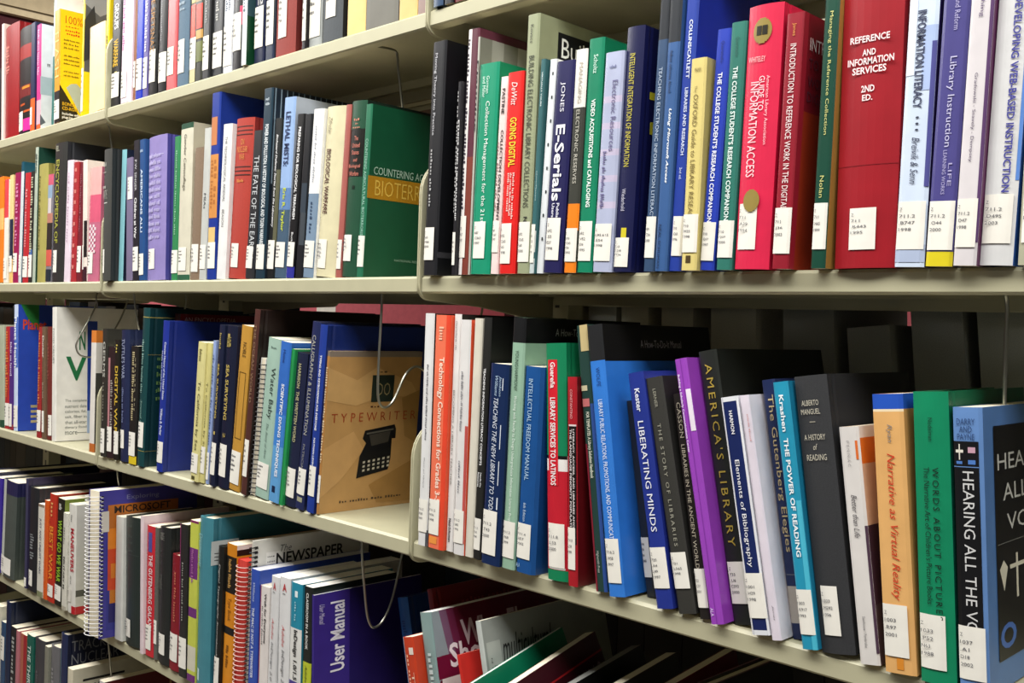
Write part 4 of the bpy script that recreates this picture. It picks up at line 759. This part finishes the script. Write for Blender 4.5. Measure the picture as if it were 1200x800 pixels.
b(1125, 1161, 1115.8, 477, '6f94c8', 'blue and black book lettered HEARING ALL THE VOICES with white symbols, third shelf', cov='5f86bc', y=-.006, d=.17,
  art=[(0, .86, .12, .8, '18181c'), (.08, .34, .15, .16, 'e8e4d8'), (.19, .23, .13, .185, 'e8e4d8'), (.5, .75, .14, .16, 'd0a8b8'), (.1, .3, .19, .2, '5a86c8'), (.5, .75, .185, .2, '5a86c8'), (0, .86, .208, .211, '6f94c8')],
  tx=[('DARRY\nAND\nPAYNE', .14, .76, .04, .115, '35507c', 'hcm'), ('HEARING ALL THE VOICES', .3, .68, .225, .9, 'd6d6d6')], st=(.05, .235), sw=(.0, .92), cn=CN('Z', '1037', '.A1', 'D18', '2002'),
  fart=[(.12, 1, .07, .9, '15151a'), (.14, 1, .49, .492, '8a8a86'), (.36, .385, .54, .7, 'dcd8c8'), (.28, .47, .575, .59, 'dcd8c8')] + [([(.24+.1*math.cos(k*.524), .82+.045*math.sin(k*.524)) for k in range(12)], '4f78c0'), ([(.24+.06*math.cos(k*.524), .82+.027*math.sin(k*.524)) for k in range(12)], '15151a'), ([(.15, .58), (.2, .55), (.25, .58), (.2, .66)], 'dcd8c8'), ([(.8+.08*math.cos(k*.524), .56+.04*math.sin(k*.524)) for k in range(12)], 'b89a3a'), ([(.8+.05*math.cos(k*.524), .56+.025*math.sin(k*.524)) for k in range(12)], '15151a')],
  fx=[('HEARING', .16, .95, .17, .23, 'c9c9c4', 'h'), ('ALL THE', .22, .95, .28, .34, 'c9c9c4', 'h'), ('VOICES', .26, .95, .39, .45, 'c9c9c4', 'h')])
# ================================================================== fourth shelf
row(4, 'books on the fourth shelf, left bay', -.006)
b(-20, -9, -14, 551.5, '222c4c', 'very large navy hardback whose plain cover runs along the left edge, fourth shelf', hb=1, d=.235, cov='1a2342', st=0)
b(-8.5, -1, -6, 558, '4a3aa0', 'slim purple book at the left edge of the fourth shelf', st=(.05, .25))
b(-.8, 14.5, 3.5, 561.5, '59615c', 'grey green hardback with a dark purple top band, fourth shelf', hb=1, cov='4c544f', sb=[(0, .14, '34345a')], fb=[(0, .14, '30305a')], art=[(0, .3, 0, 1, 'c8ccc4')], st=(.03, .2), sw=(0, .8), d=.15)
b(27.6, 31, 30, 560.5, '4a4a66', 'slim dark violet book behind the black vertical lettered spine, fourth shelf', cov='3a3450', st=(.02, .1), hb=1, d=.2)
b(31.2, 42, 33.6, 569.5, '2f3235', 'black book with grey block lettering left of the slim white one, fourth shelf', tx=[('~2', .3, .7, .45, .72, '8a8e90')], st=(.05, .2), sw=(.15, .6), hb=1)
b(42.2, 49.8, 44.4, 589.5, 'dcd9ce', 'slim white book lettered JUST AND UNJUST WARS, fourth shelf', tx=[('JUST AND UNJUST WARS', .3, .7, .15, .75, '5a5f7a')], sb=[(0, .03, '9a8a78'), (.94, 1, '8f9472')], st=0, page='f6f2ea')
b(50, 54.6, 52.3, 585.5, 'd9682c', 'slim orange book on the fourth shelf', st=0)
b(54.8, 62.8, 58.3, 577.5, 'c2402c', 'red book lettered BEST WAR in orange, fourth shelf', tx=[('BEST WAR', .2, .75, .3, .8, 'e8953a', 'b'), ('~1', .3, .6, .08, .25, 'e8b070')], st=(.05, .16), sw=(.0, .9))
b(63, 71, 67.7, 583, '2b2c22', 'black book lettered WAR in lime green, fourth shelf', tx=[('WHAT GO WE WAR', .25, .8, .2, .78, '9cc43a', 'b'), ('~1', .3, .7, .05, .12, 'd8d8d0')], st=(.05, .19), sw=(0, .95), cov='7a8a3a')
b(71.2, 78.6, 74, 600, 'dad8cc', 'white book with black lettering left of MANEUVERS, fourth shelf', tx=[('MILITARY M', .35, .65, .45, .78, '2e2e2e', 'b'), ('~1', .3, .5, .15, .35, '8a8a84')], st=0, sb=[(.96, 1, 'b9b4a4')])
b(78.8, 87.4, 80.4, 589.5, 'e2e0d8', 'white book lettered MANEUVERS in red, fourth shelf', cov='d8d6cc', sb=[], fb=[(.78, .84, '6a6a60'), (.93, 1, 'c22c34')], art=[(.55, 1, .93, 1, 'c22c34')], tx=[('MANEUVERS', .35, .8, .22, .62, 'c23444', 'b'), ('~1', .35, .5, .1, .18, '7a7a74'), ('~2', .35, .5, .66, .74, '8a8a84')], st=(.1, .22), sw=(0, .5), stc='dcd9cf')
row(4, 'books on the fourth shelf, middle bay', -.006)
b(100, 114, 101.5, 573, '4c4696', 'purple spiral bound manual with white wire lettered Exploring MICROSOFT, fourth shelf'.replace(' lettered Exploring MICROSOFT', ' and an orange panel'), name='spiral_bound_book', coil='e9e9ea', cov='4a4596', d=.19, y=-.036,
  fart=[(.09, 1, .1, .95, '3d3f8c'), (.1, .8, .1, .26, 'b8702a'), (.1, .6, .26, .4, 'd8862a'), (.1, .5, .4, .68, 'c8502a'), (.13, .3, .5, .6, 'd08030'), (.12, .5, .68, .77, 'c07a30'), (.11, .7, .77, .9, '2f2a6a'), (.04, .11, .14, .28, 'cdc8c0')],
  fx=[('Exploring', .28, .6, .04, .08, '8e90b8', 'h'), ('MICROSOFT', .16, .72, .11, .16, '2c1c14', 'hb')])
b(133.6, 145.2, 135.6, 604, 'd8d8d2', 'plain white book between the spiral manual and a dark green hardback, fourth shelf', st=0)
b(145.4, 163.3, 146, 604, '2e3a36', 'very dark green hardback with faint gold lettering, fourth shelf', hb=1, tx=[('~1', .2, .6, .06, .08, '5a6660', 'h'), ('~1', .2, .65, .14, .16, '5a6660', 'h'), ('~1', .2, .6, .19, .21, '5a6660', 'h'), ('~1', .2, .65, .25, .27, '5a6660', 'h')], art=[(.1, .9, .29, .295, '4a5650')], st=(.06, .2), sw=(.05, .42))
b(163.5, 168.4, 164.4, 604, 'e2d2d6', 'slim pinkish white book left of the red galaxy title, fourth shelf', st=0)
b(168.6, 179.2, 171.2, 614.5, 'cc3440', 'red book with a white GALAXY title and blue patch, fourth shelf', tx=[('THE GUTENBERG GALAXY', .35, .8, .22, .8, 'ecd8d8', 'b')], art=[(.25, .7, .05, .2, '5a5aa0')], st=(.05, .24), sw=(.05, .75))
b(179.4, 183.4, 181.7, 617.5, '6a6a64', 'slim grey spine against the red galaxy title, fourth shelf', st=(.12, .3))
b(183.6, 196.2, 186.2, 616, '2d302f', 'black book with ribbed grey lettering left of the short dark red one, fourth shelf', tx=[('~2', .2, .6, .04, .1, '7a7a74'), ('~1', .2, .5, .35, .46, '5a5c58', 'h')], st=(.07, .22), sw=(.05, .7), hb=1)
b(196.4, 208, 200.8, 648.5, '8e2430', 'short dark red hardback with a white label, fourth shelf', hb=1, tx=[('~3', .4, .6, .15, .6, 'c87860')], st=(.08, .32), sw=(.05, .85))
b(208.4, 217.4, 210.8, 613, '323231', 'black book with a purple edge left of the lime banded spine, fourth shelf', art=[(0, .2, 0, .7, '8a3a6a')], tx=[('~4', .4, .6, .25, .65, 'a0a09a')], st=(.06, .26), sw=(0, 1))
b(217.8, 227.6, 222.6, 608.5, 'c9cf5e', 'lime spine with purple bands left of the teal hardback, fourth shelf', sb=[(0, .015, '8a3a6a'), (.17, .36, '7a3c80'), (.54, .6, '7a3c80'), (.78, .93, 'd6d2c0'), (.955, 1, '7a3c80')], tx=[('~3', .35, .6, .18, .4, 'b87ab0')], st=0)
b(228, 243.5, 232.8, 604, '4f8f9c', 'teal hardback with a label on its cover, fourth shelf', hb=1, cov='3f7d8c', d=.19, tx=[('Dreamweaver', .1, .35, .1, .3, '9ac8d0', 'i')], art=[(.12, .3, .9, .97, 'c8e0e4')], fart=[(.0, .25, .13, .27, 'cfd4d2'), (.03, .15, .2, .205, '5a5a5a'), (.03, .15, .22, .225, '5a5a5a'), (.03, .15, .24, .245, '5a5a5a')], st=0)
b(249.2, 258.4, 255.6, 639, '222320', 'black book lettered Digital Typography Sourcebook, fourth shelf', hb=1, tx=[('Digital Typography Sourcebook', .3, .6, .12, .75, 'd0d0cc', 'i')], st=(.05, .25), sw=(.0, .9))
b(258.6, 270, 263.6, 635, 'e0952a', 'orange and black banded typography book with a white topped cover, fourth shelf', cov='e0982e', y=.002, fb=[(0, .03, 'e6e6e0'), (.03, .07, '1c1b18')], sb=[(0, .08, 'd08a28'), (.08, .32, '26231e'), (.32, .54, 'dd932a'), (.54, .59, '222222'), (.59, .86, 'e0982e')], fx=[('TYPE', .18, .9, .15, .23, '5a3a14', 'hb')], tx=[('Type Book', .3, .7, .35, .5, '8a5a14'), ('~2', .3, .6, .1, .3, 'c8a060'), ('~2', .35, .6, .66, .82, '8a5a14')], st=0)
b(270.2, 282.6, 275.6, 654.5, 'd8463a', 'red spiral bound book with a transparent pink foot, fourth shelf', name='spiral_bound_book', coil='d4b8b0', cov='d8463a', page='cf4438', d=.16)
b(283.2, 288.5, 292, 633.5, 'e2e0d8', 'white spiral bound book with The NEWSPAPER in black on its cover, fourth shelf', name='spiral_bound_book', coil='2a2a2c', cov='dedcd4', d=.215,
  fart=[(.12, .25, .08, .2, 'eeece6')], fx=[('The', .23, .32, .045, .085, '6a6a68', 'hi'), ('NEWSPAPER', .2, .77, .09, .16, '1c1c1c', 'hb'), ('~1', .13, .2, .1, .11, '6a6a68', 'h'), ('~1', .13, .2, .13, .14, '6a6a68', 'h'), ('~1', .13, .2, .16, .17, '6a6a68', 'h')])
b(288.8, 300.4, 293.8, 665.4, '3c5cb4', 'blue paperback with white lettering about a non computer, fourth shelf', cov='3656ae', d=.2, page='e6e6ea', tx=[('Williams', .35, .6, .09, .22, 'c8d4f0', 'i'), ('THE MAC IS NOT A TYPEWRITER', .3, .6, .26, .74, 'dfe6f6', 'b')], st=0)
b(300.6, 310.8, 305, 685, 'e6e0dc', 'slim white book with a red edge lettered in black, fourth shelf', art=[(0, .15, 0, 1, 'b8484c')], tx=[('Web for Everyone', .5, .8, .05, .42, '2a2428', 'b'), ('~3', .3, .42, .15, .45, '7a7074')], st=0)
b(311, 323.4, 318, 674, 'dfdfdf', 'pale grey design software guide with a red logo, left of its twin, fourth shelf', tx=[('Adobe', .35, .6, .28, .42, 'c85a5c', 'i'), ('InDesign 2.0', .3, .62, .44, .7, '5a5a60', 'i'), ('A', .35, .7, .04, .09, 'c03038', 'hb'), ('~1', .35, .65, .1, .11, '4a4a4a', 'h')], st=0, page='f2efe6')
b(323.6, 336.3, 327.6, 674.5, 'e2e2e2', 'pale grey design software guide with a red logo, right of its twin, fourth shelf', cov='d0d0d0', d=.2, tx=[('Adobe', .35, .6, .31, .45, 'c85a5c', 'i'), ('InDesign 2.0', .3, .62, .47, .72, '5a5a60', 'i'), ('A', .35, .7, .04, .09, 'c03038', 'hb'), ('~1', .35, .65, .1, .11, '4a4a4a', 'h')], st=0, page='f2efe6')
b(336.5, 351.4, 341, 681, 'e4e4e0', 'white and purple design guide with a cyan top, fourth shelf', sb=[(0, .29, '2c93ac'), (.63, 1, '5a4a9a')], cov='2a7f96', tx=[('InDesign 1.0/1.5', .3, .72, .3, .62, '1f1f22', 'b'), ('~2', .4, .52, .12, .26, 'b8dce4')], art=[(.4, .65, .05, .09, 'e6f2f4')], st=0, page='f2efe6')
b(351.6, 364.4, 356.3, 685.8, '262a28', 'black book with a lime green lower half lettered CLASSROOM IN A BOOK, fourth shelf', cov='1d2a26', sb=[(.48, 1, 'c3cc3e')], tx=[('CLASSROOM IN A BOOK', .35, .62, .04, .4, 'e6e6e2', 'b'), ('Adobe PageMaker', .3, .62, .5, .8, '3a4214', 'i')], st=0, page='f2efe6')
b(364.6, 367.4, 365.6, 697, '43328a', 'purple manual with User Manual in white up its cover, fourth shelf', cov='30246a', page='f6f3ea', d=.19, y=-.004, fs=.14,
  fart=[(0, .42, 0, 1, '4a3894'), (.02, .12, .88, .97, 'e0e0e6')], fx=[('User Manual', .19, .36, .065, .53, 'f2f0fa', 'ub'), ('User Manual', .06, .12, .07, .2, 'd6d0ee', 'i')], st=0)

row(4, 'books slumped on the fourth shelf, right bay', .0)
b(464.6, 477, 464.6, 700.5, '2a6aae', 'leaning blue book furthest back at the far end of the slumped pile, fourth shelf', at_top=1, lean=-.25, hb=1, cov='1c4a86', y=.09, d=.13, tx=[('~4', .3, .7, .15, .6, '1c4a86')], st=0)
b(500, 506, 500, 690.5, '7a1a22', 'leaning dark red hardback showing above the maroon cover in the slumped pile, fourth shelf', at_top=1, lean=-.26, hb=1, cov='7a1a22', y=.06, d=.16, st=0, fx=[('~2', .3, .9, .08, .11, 'a04a4a', 'h')])
b(471.5, 489, 471.5, 746.5, 'c94a2c', 'leaning red orange book with a white left edge in the slumped pile, fourth shelf', at_top=1, lean=-.25, y=-.012, d=.15, art=[(0, .1, 0, 1, 'efe8e0'), (.5, .9, .06, .1, 'e6dcd0')], tx=[('~3', .25, .4, .1, .5, 'f0c8a8'), ('THE POWER', .5, .75, .2, .8, 'f0d0b8')], st=0)
b(481.5, 496, 481.5, 717.5, '8fa6a4', 'leaning grey green and maroon book lettered What Else Should, fourth shelf', at_top=1, lean=-.29, cov='6d1c36', y=.0, d=.225, tx=[('~4', .3, .6, .2, .95, 'd0dedc')], page='f2efe8',
  fart=[([(0, 0), (.05, 0), (.1, .3), (0, .34)], '9aa4aa'), ([(.05, 0), (.1, 0), (.15, .3), (.1, .3)], '84607a'), ([(.1, 0), (.15, 0), (.2, .3), (.15, .3)], '7a3052'), (.0, .3, .22, .33, '7a1a40'), (.02, .3, .33, .6, 'e6e2de')], fx=[('What Else', .19, .75, .07, .2, 'd8ccd0', 'hb'), ('Should', .09, .5, .17, .29, 'f0e8ea', 'hb')], st=0)
b(535, 538.5, 535, 767.5, 'd0342c', 'bright red folder standing in the slumped pile before the maroon cover, fourth shelf', at_top=1, lean=-.3, y=-.004, d=.12, st=0)
b(556.6, 563, 556.6, 728, 'c2c6c2', 'leaning pale grey book lettered Multicultural in script, fourth shelf', at_top=1, lean=-.26, cov='9da19c', y=.0, d=.215, tx=[('~5', .3, .7, .25, .9, '5a5e5a')], fart=[(.02, .12, .1, .32, 'b4b8b2')], fx=[('multicultural', .13, .52, .085, .2, '161616', 'ih'), ('Z', .04, .05, .17, .19, '3a3a3a', 'h'), ('~1', .04, .09, .205, .218, '4a4a4a', 'h'), ('~1', .04, .09, .235, .248, '4a4a4a', 'h'), ('~1', .04, .09, .265, .278, '4a4a4a', 'h')], st=0)
b(569.5, 575, 569.5, 793, '1f9a7c', 'tilted green book slumped in front of the grey multicultural one, fourth shelf', at_top=1, lean=-.3, cov='12805e', d=.17, y=-.02, pitch=.2, st=0, page='e8e6e0')
b(603, 616, 603, 800, '5a1c2c', 'tilted maroon book with faint silver capitals beside the green one, fourth shelf', at_top=1, lean=-.32, cov='431420', d=.17, y=-.012, pitch=.2, st=0, fx=[('AWAKENING', .35, .95, .15, .35, '9a8a8c', 'hl')], fart=[(.0, 1, .1, .11, 'a8282c')])
b(655, 668, 655, 808, '1c1c1e', 'tilted black book with a grey edge right of the maroon one, fourth shelf', at_top=1, lean=-.3, cov='111113', d=.16, y=.01, pitch=.14, st=0, page='8a8a86')
b(700, 714, 700, 812, '4a4c48', 'dim grey book lying tilted further along the slumped pile, fourth shelf', at_top=1, lean=-.25, cov='3a3c38', d=.15, y=.02, pitch=.12, st=0)
b(770, 784, 770, 806, '7a1f2c', 'dim crimson book near the right end of the slumped pile, fourth shelf', at_top=1, lean=-.2, cov='641a26', d=.15, y=.04, pitch=.1, st=0)
b(815, 836, 815, 800, '2a2a2a', 'dim black hardback last in the slumped pile, fourth shelf', at_top=1, lean=-.15, cov='1a1a1a', hb=1, d=.15, y=.05, st=0)

# ================================================================== fifth shelf
row(5, 'books on the fifth shelf, left bay')
b(-6, 1, -6, 707, 'dcd8c6', 'cream topped book cut off at the left edge of the fifth shelf', at_top=1, st=0)
b(1.2, 6, 1.4, 727, '3a5a7c', 'slim blue book with a white label near its top at the left edge, fifth shelf', at_top=1, st=(.6, .85))
b(6.4, 12, 6.6, 703.5, '22304f', 'large navy hardback with a plain cover at the far end, fifth shelf', at_top=1, hb=1, cov='182440', d=.22, st=0)
b(12.2, 18.4, 12.6, 732.5, '2c2e30', 'black book with tall white lettering beside the large navy one, fifth shelf', at_top=1, tx=[('~3', .3, .75, .1, .8, 'b0b4b0')], st=0, d=.2)
b(18.6, 23, 18.9, 738, 'c07e86', 'slim dusty pink book left of the tan and red one, fifth shelf', at_top=1, st=0)
b(23.2, 30.6, 23.6, 740.5, 'b8705a', 'tan book with a red edge left of the green spine, fifth shelf', at_top=1, art=[(.6, 1, 0, 1, 'a83238')], st=0)
b(31, 38.8, 31.4, 741.5, '1f6a5c', 'green book with bold white lettering, fifth shelf', at_top=1, tx=[('THE THIRD RIDER', .25, .7, .1, .8, 'cfe0d8', 'b')], st=0)
b(39.2, 51, 40, 745.5, '4a4a4e', 'charcoal hardback with pale page edges between green and grey spines, fifth shelf', at_top=1, hb=1, st=0, tx=[('~2', .3, .5, .3, .7, '6a6a6e')])
b(51.8, 57.6, 52.2, 756, '8d8d80', 'slim grey green book right of the charcoal hardback, fifth shelf', at_top=1, st=0)
b(58, 68, 58.5, 754, '77777a', 'grey book with bright page edges left of the navy nuclear title, fifth shelf', at_top=1, hb=1, tx=[('~2', .3, .55, .2, .7, '9a9a9a')], st=0)
b(70.4, 78, 70.7, 740.5, '25335a', 'navy hardback lettered TRACKING NUCLEAR PROLIFERATION, fifth shelf', at_top=1, hb=1, cov='1b2340', d=.21, art=[(0, .2, .1, .5, '7aa0b0')], fx=[('TRACKING', .05, .55, .05, .13, '8e9094', 'hl'), ('NUCLEAR', .05, .5, .15, .23, '8e9094', 'hl'), ('PROLIFERATION', .05, .75, .25, .33, '8e9094', 'hl')], st=0)
b(79, 85, 79, 781.5, 'dcd6c0', 'cream book with black rule and capitals on its cover in the foreground, fifth shelf', at_top=1, cov='cfcab6', y=-.012, d=.17, fart=[(.12, .6, .1, .12, '1c1c1c')], fx=[('A AISRAEL', .12, .6, .15, .2, '1c1c1c', 'hb')], st=0)
row(5, 'books on the fifth shelf, middle bay')
b(115, 121, 116, 796, 'd8d4d0', 'white spined book with a dark red cover beneath the fourth shelf edge, fifth shelf', at_top=1, cov='5a1218', d=.2, fx=[('TYPE', .6, .95, .06, .16, '9a7a50', 'hb')], st=0)
build_all()
DEEP[0] = 1.0
# ================================================================== wire bookends hanging under the shelves
def smooth_path(pts, n=6):
    P = [Vector(p) for p in pts]
    out = []
    for i in range(len(P)-1):
        p0 = P[max(i-1, 0)]; p1 = P[i]; p2 = P[i+1]; p3 = P[min(i+2, len(P)-1)]
        for k in range(n):
            t = k/n
            out.append(.5*((2*p1)+(p2-p0)*t+(2*p0-5*p1+4*p2-p3)*t*t+(3*p1-p0-3*p2+p3)*t**3))
    out.append(P[-1])
    return out
WIRE = mat('a9a99c', 'wire')
def bookend(x, lev, label, pts, r=.0017):
    z = LEVEL[lev]-LIP
    o = MB(); o.tube(smooth_path([(0, y, q) for y, q in pts]), r, WIRE, 8)
    ob = o.build('wire_bookend', smooth=True)
    ob.location = (x, 0, z)
    tag(ob, label, 'bookend', 'wire bookends hanging under the shelves')
HOOK = [(.02, .004), (.05, .005), (.056, -.004), (.058, -.02)]
def xw(px, lev, y): return x_at(px, y, LEVEL[lev]-LIP)
bookend(xw(466, 1, .056), 1, 'wire bookend hooked under the top shelf beside the green bannered book', HOOK + [(.07, -.08), (.085, -.14), (.1, -.165), (.12, -.15), (.14, -.11), (.17, -.12), (.19, -.1), (.2, -.03), (.2, .0)])
bookend(xw(447, 2, .02), 2, 'wire bookend curling in front of the brown typewriter cover', [(.012, .012), (.02, .006), (.021, -.02), (.019, -.09), (.02, -.135), (.03, -.148), (.045, -.14), (.065, -.105), (.085, -.095), (.105, -.11), (.125, -.145), (.15, -.15), (.18, -.09), (.2, -.02), (.2, 0)])
bookend(xw(424, 3, .02), 3, 'wire bookend beside the purple manual under the third shelf', [(.012, .01), (.02, -.002), (.022, -.03), (.03, -.09), (.036, -.115), (.045, -.125), (.06, -.118), (.075, -.09), (.09, -.03), (.096, 0)])
bookend(xw(113, 2, .055), 2, 'wire bookend beside the tall white food values book', [(.06, .01), (.055, -.004), (.052, -.03), (.022, -.09), (.018, -.11), (.03, -.125), (.06, -.12), (.1, -.06), (.12, -.01), (.12, 0)])
bookend(xw(157, 2, .02), 2, 'wire bookend above the thin black book with yellow foot', [(.012, .01), (.02, -.002), (.024, -.03), (.04, -.1), (.06, -.13), (.1, -.1), (.12, -.02), (.12, 0)])
bookend(xw(128, 1, .03), 1, 'wire bookend under the top shelf above the dark grey hardback', [(.02, .006), (.03, -.004), (.034, -.03), (.05, -.1), (.08, -.12), (.12, -.08), (.15, -.02), (.15, 0)])
bookend(xw(137, 3, .02), 3, 'wire bookend under the third shelf above the purple spiral manual', [(.012, .008), (.02, -.004), (.024, -.03), (.04, -.09), (.07, -.11), (.12, -.05), (.14, 0)])
bookend(xw(126, 4, .02), 4, 'wire bookend under the fourth shelf in front of the nuclear title', [(.012, .01), (.02, -.002), (.024, -.03), (.034, -.1), (.06, -.13), (.1, -.1), (.12, -.02), (.12, 0)])
bookend(xw(1180, 2, .05), 2, 'wire bookend at the right end beside the blue and black voices book', [(.03, .006), (.05, -.002), (.052, -.04), (.056, -.1), (.07, -.13), (.1, -.12), (.13, -.06), (.14, 0)])

# ================================================================== things on the far face of the stack, seen through the gaps
def folder(xw_, w, h, lev, c, label, lean=0.0, y=.3, d=.2, name='book', cat='book', grp='dark folders on the far face of the stack'):
    z = LEVEL[lev]
    root = empty(name, (xw_, y, z+max(0, w*math.sin(lean))+.0003), (0, lean, 0))
    tag(root, label, cat, grp)
    o = MB()
    t = .002
    o.prism([(0, 0), (w, 0), (w, d), (w-t, d), (w-t, t), (t, t), (t, d), (0, d)], 2, 0, h, mat(c, 'cloth'))
    o.build('cover', root)
    o = MB(); o.box((t+.0003, t+.0003, .003), (w-t-.0003, d-.004, h-.004), mat('cdc6b4', 'pages')); o.build('pages', root)
    return root
FD = [(.02, .05, .297, 'c4c6be', 'grey box binder beyond the salmon orange book', -.02), (.085, .045, .296, 'd2d0c0', 'olive grey binder beyond the library teacher title', -.04),
      (.15, .05, .297, 'd0cec0', 'dull khaki binder beyond the black literacy concepts book', -.03), (.23, .065, .297, 'd0cec2', 'dark khaki binder beyond the pale green book with black top', -.04),
      (.335, .065, .297, 'a0a29e', 'charcoal binder beyond the bright blue book', -.05), (.43, .05, .276, 'a0a29e', 'dark slate binder beyond the purple book', -.1),
      (.505, .055, .296, '9a9d9a', 'dark binder leaning beyond the tall black gold lettered book', -.1), (.575, .05, .297, 'a4a79f', 'dark binder leaning beyond the cyan book', -.1),
      (.64, .055, .296, '969996', 'dark binder leaning beyond the black cloth hardback', -.11), (.71, .05, .284, 'aaada8', 'grey binder leaning beyond the peach orange book', -.12),
      (.775, .05, .29, 'a5968e', 'brown grey binder leaning beyond the green hardback', -.12), (.838, .055, .294, 'b2b6b2', 'pale grey binder leaning beyond the blue and black book', -.12)]
for x, w, h, c, l, a in FD:
    folder(x, w, h, 3, c, l, a)
for i, (x, w, h, c, l) in enumerate([(-.12, .05, .25, '8d8f8a', 'grey binder far behind the brown typewriter cover'), (-.2, .04, .23, '9a9c98', 'light grey binder behind the tall blue book with bold white lettering'), (-.9, .035, .27, '77756a', 'khaki binder far behind the royal blue hardback'),
                                    (-.82, .05, .26, '8a887c', 'pale khaki binder far behind the sea surveying pair'), (-.74, .03, .25, 'b0aca4', 'off white binder far behind the mustard yellow book')]):
    folder(x, w, h, 3, c, l, 0, grp='pale binders on the far face of the stack')
rf = random.Random(41)
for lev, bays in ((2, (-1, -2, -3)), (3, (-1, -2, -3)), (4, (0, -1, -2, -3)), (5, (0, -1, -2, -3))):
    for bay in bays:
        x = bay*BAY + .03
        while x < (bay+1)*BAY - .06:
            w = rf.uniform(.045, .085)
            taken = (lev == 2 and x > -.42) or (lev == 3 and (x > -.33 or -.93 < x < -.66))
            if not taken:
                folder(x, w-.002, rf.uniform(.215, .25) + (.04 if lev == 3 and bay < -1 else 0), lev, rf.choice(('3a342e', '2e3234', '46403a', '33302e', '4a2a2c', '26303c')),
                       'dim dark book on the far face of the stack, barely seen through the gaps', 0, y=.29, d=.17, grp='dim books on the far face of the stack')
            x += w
            if x > (bay+1)*BAY - .1: break
for i, (x, w, h, c, l) in enumerate([(-.36, .085, .25, 'b39a72', 'tan file box on the far face, behind the green bannered book'), (-.26, .085, .25, 'a8906a', 'tan file box on the far face, nearest the middle bracket'), (-.15, .1, .245, 'b09870', 'tan file box on the far face, behind the first black book of the right bay')]):
    folder(x, w, h, 2, c, l, 0, name='file_box', cat='file box', grp='tan file boxes on the far face of the stack')

# ================================================================== far wall seen through the gap under the second shelf
m = MB(); m.box((XL+.1, 3.475, 1.3), (-.2, 3.4985, 1.75), mat('c4616a', 'matte')); o = m.build('notice_board')
tag(o, 'pink red notice board on the back wall, seen above the dark binders', 'notice board')
m = MB(); m.box((XL, .9, 1.3), (XL+.015, 3.4, 1.75), mat('c4616a', 'matte')); o = m.build('notice_board')
tag(o, 'pink red notice board on the end wall, seen above the typewriter cover', 'notice board')
def on_left(px, py):
    d = fwd*FPX + right*(px-600.0) + up*(400.0-py)
    return CAM + d*((XL+.02-CAM.x)/d.x)
p0 = on_left(372, 352); p1 = on_left(394, 352)
m = MB(); m.box((XL+.0152, p0.y, 1.45), (XL+.017, p1.y, 1.72), mat('e6e2d6', 'paper')); o = m.build('paper_notice')
tag(o, 'white paper on the pink red end wall board, beyond the blue and brown books', 'paper')
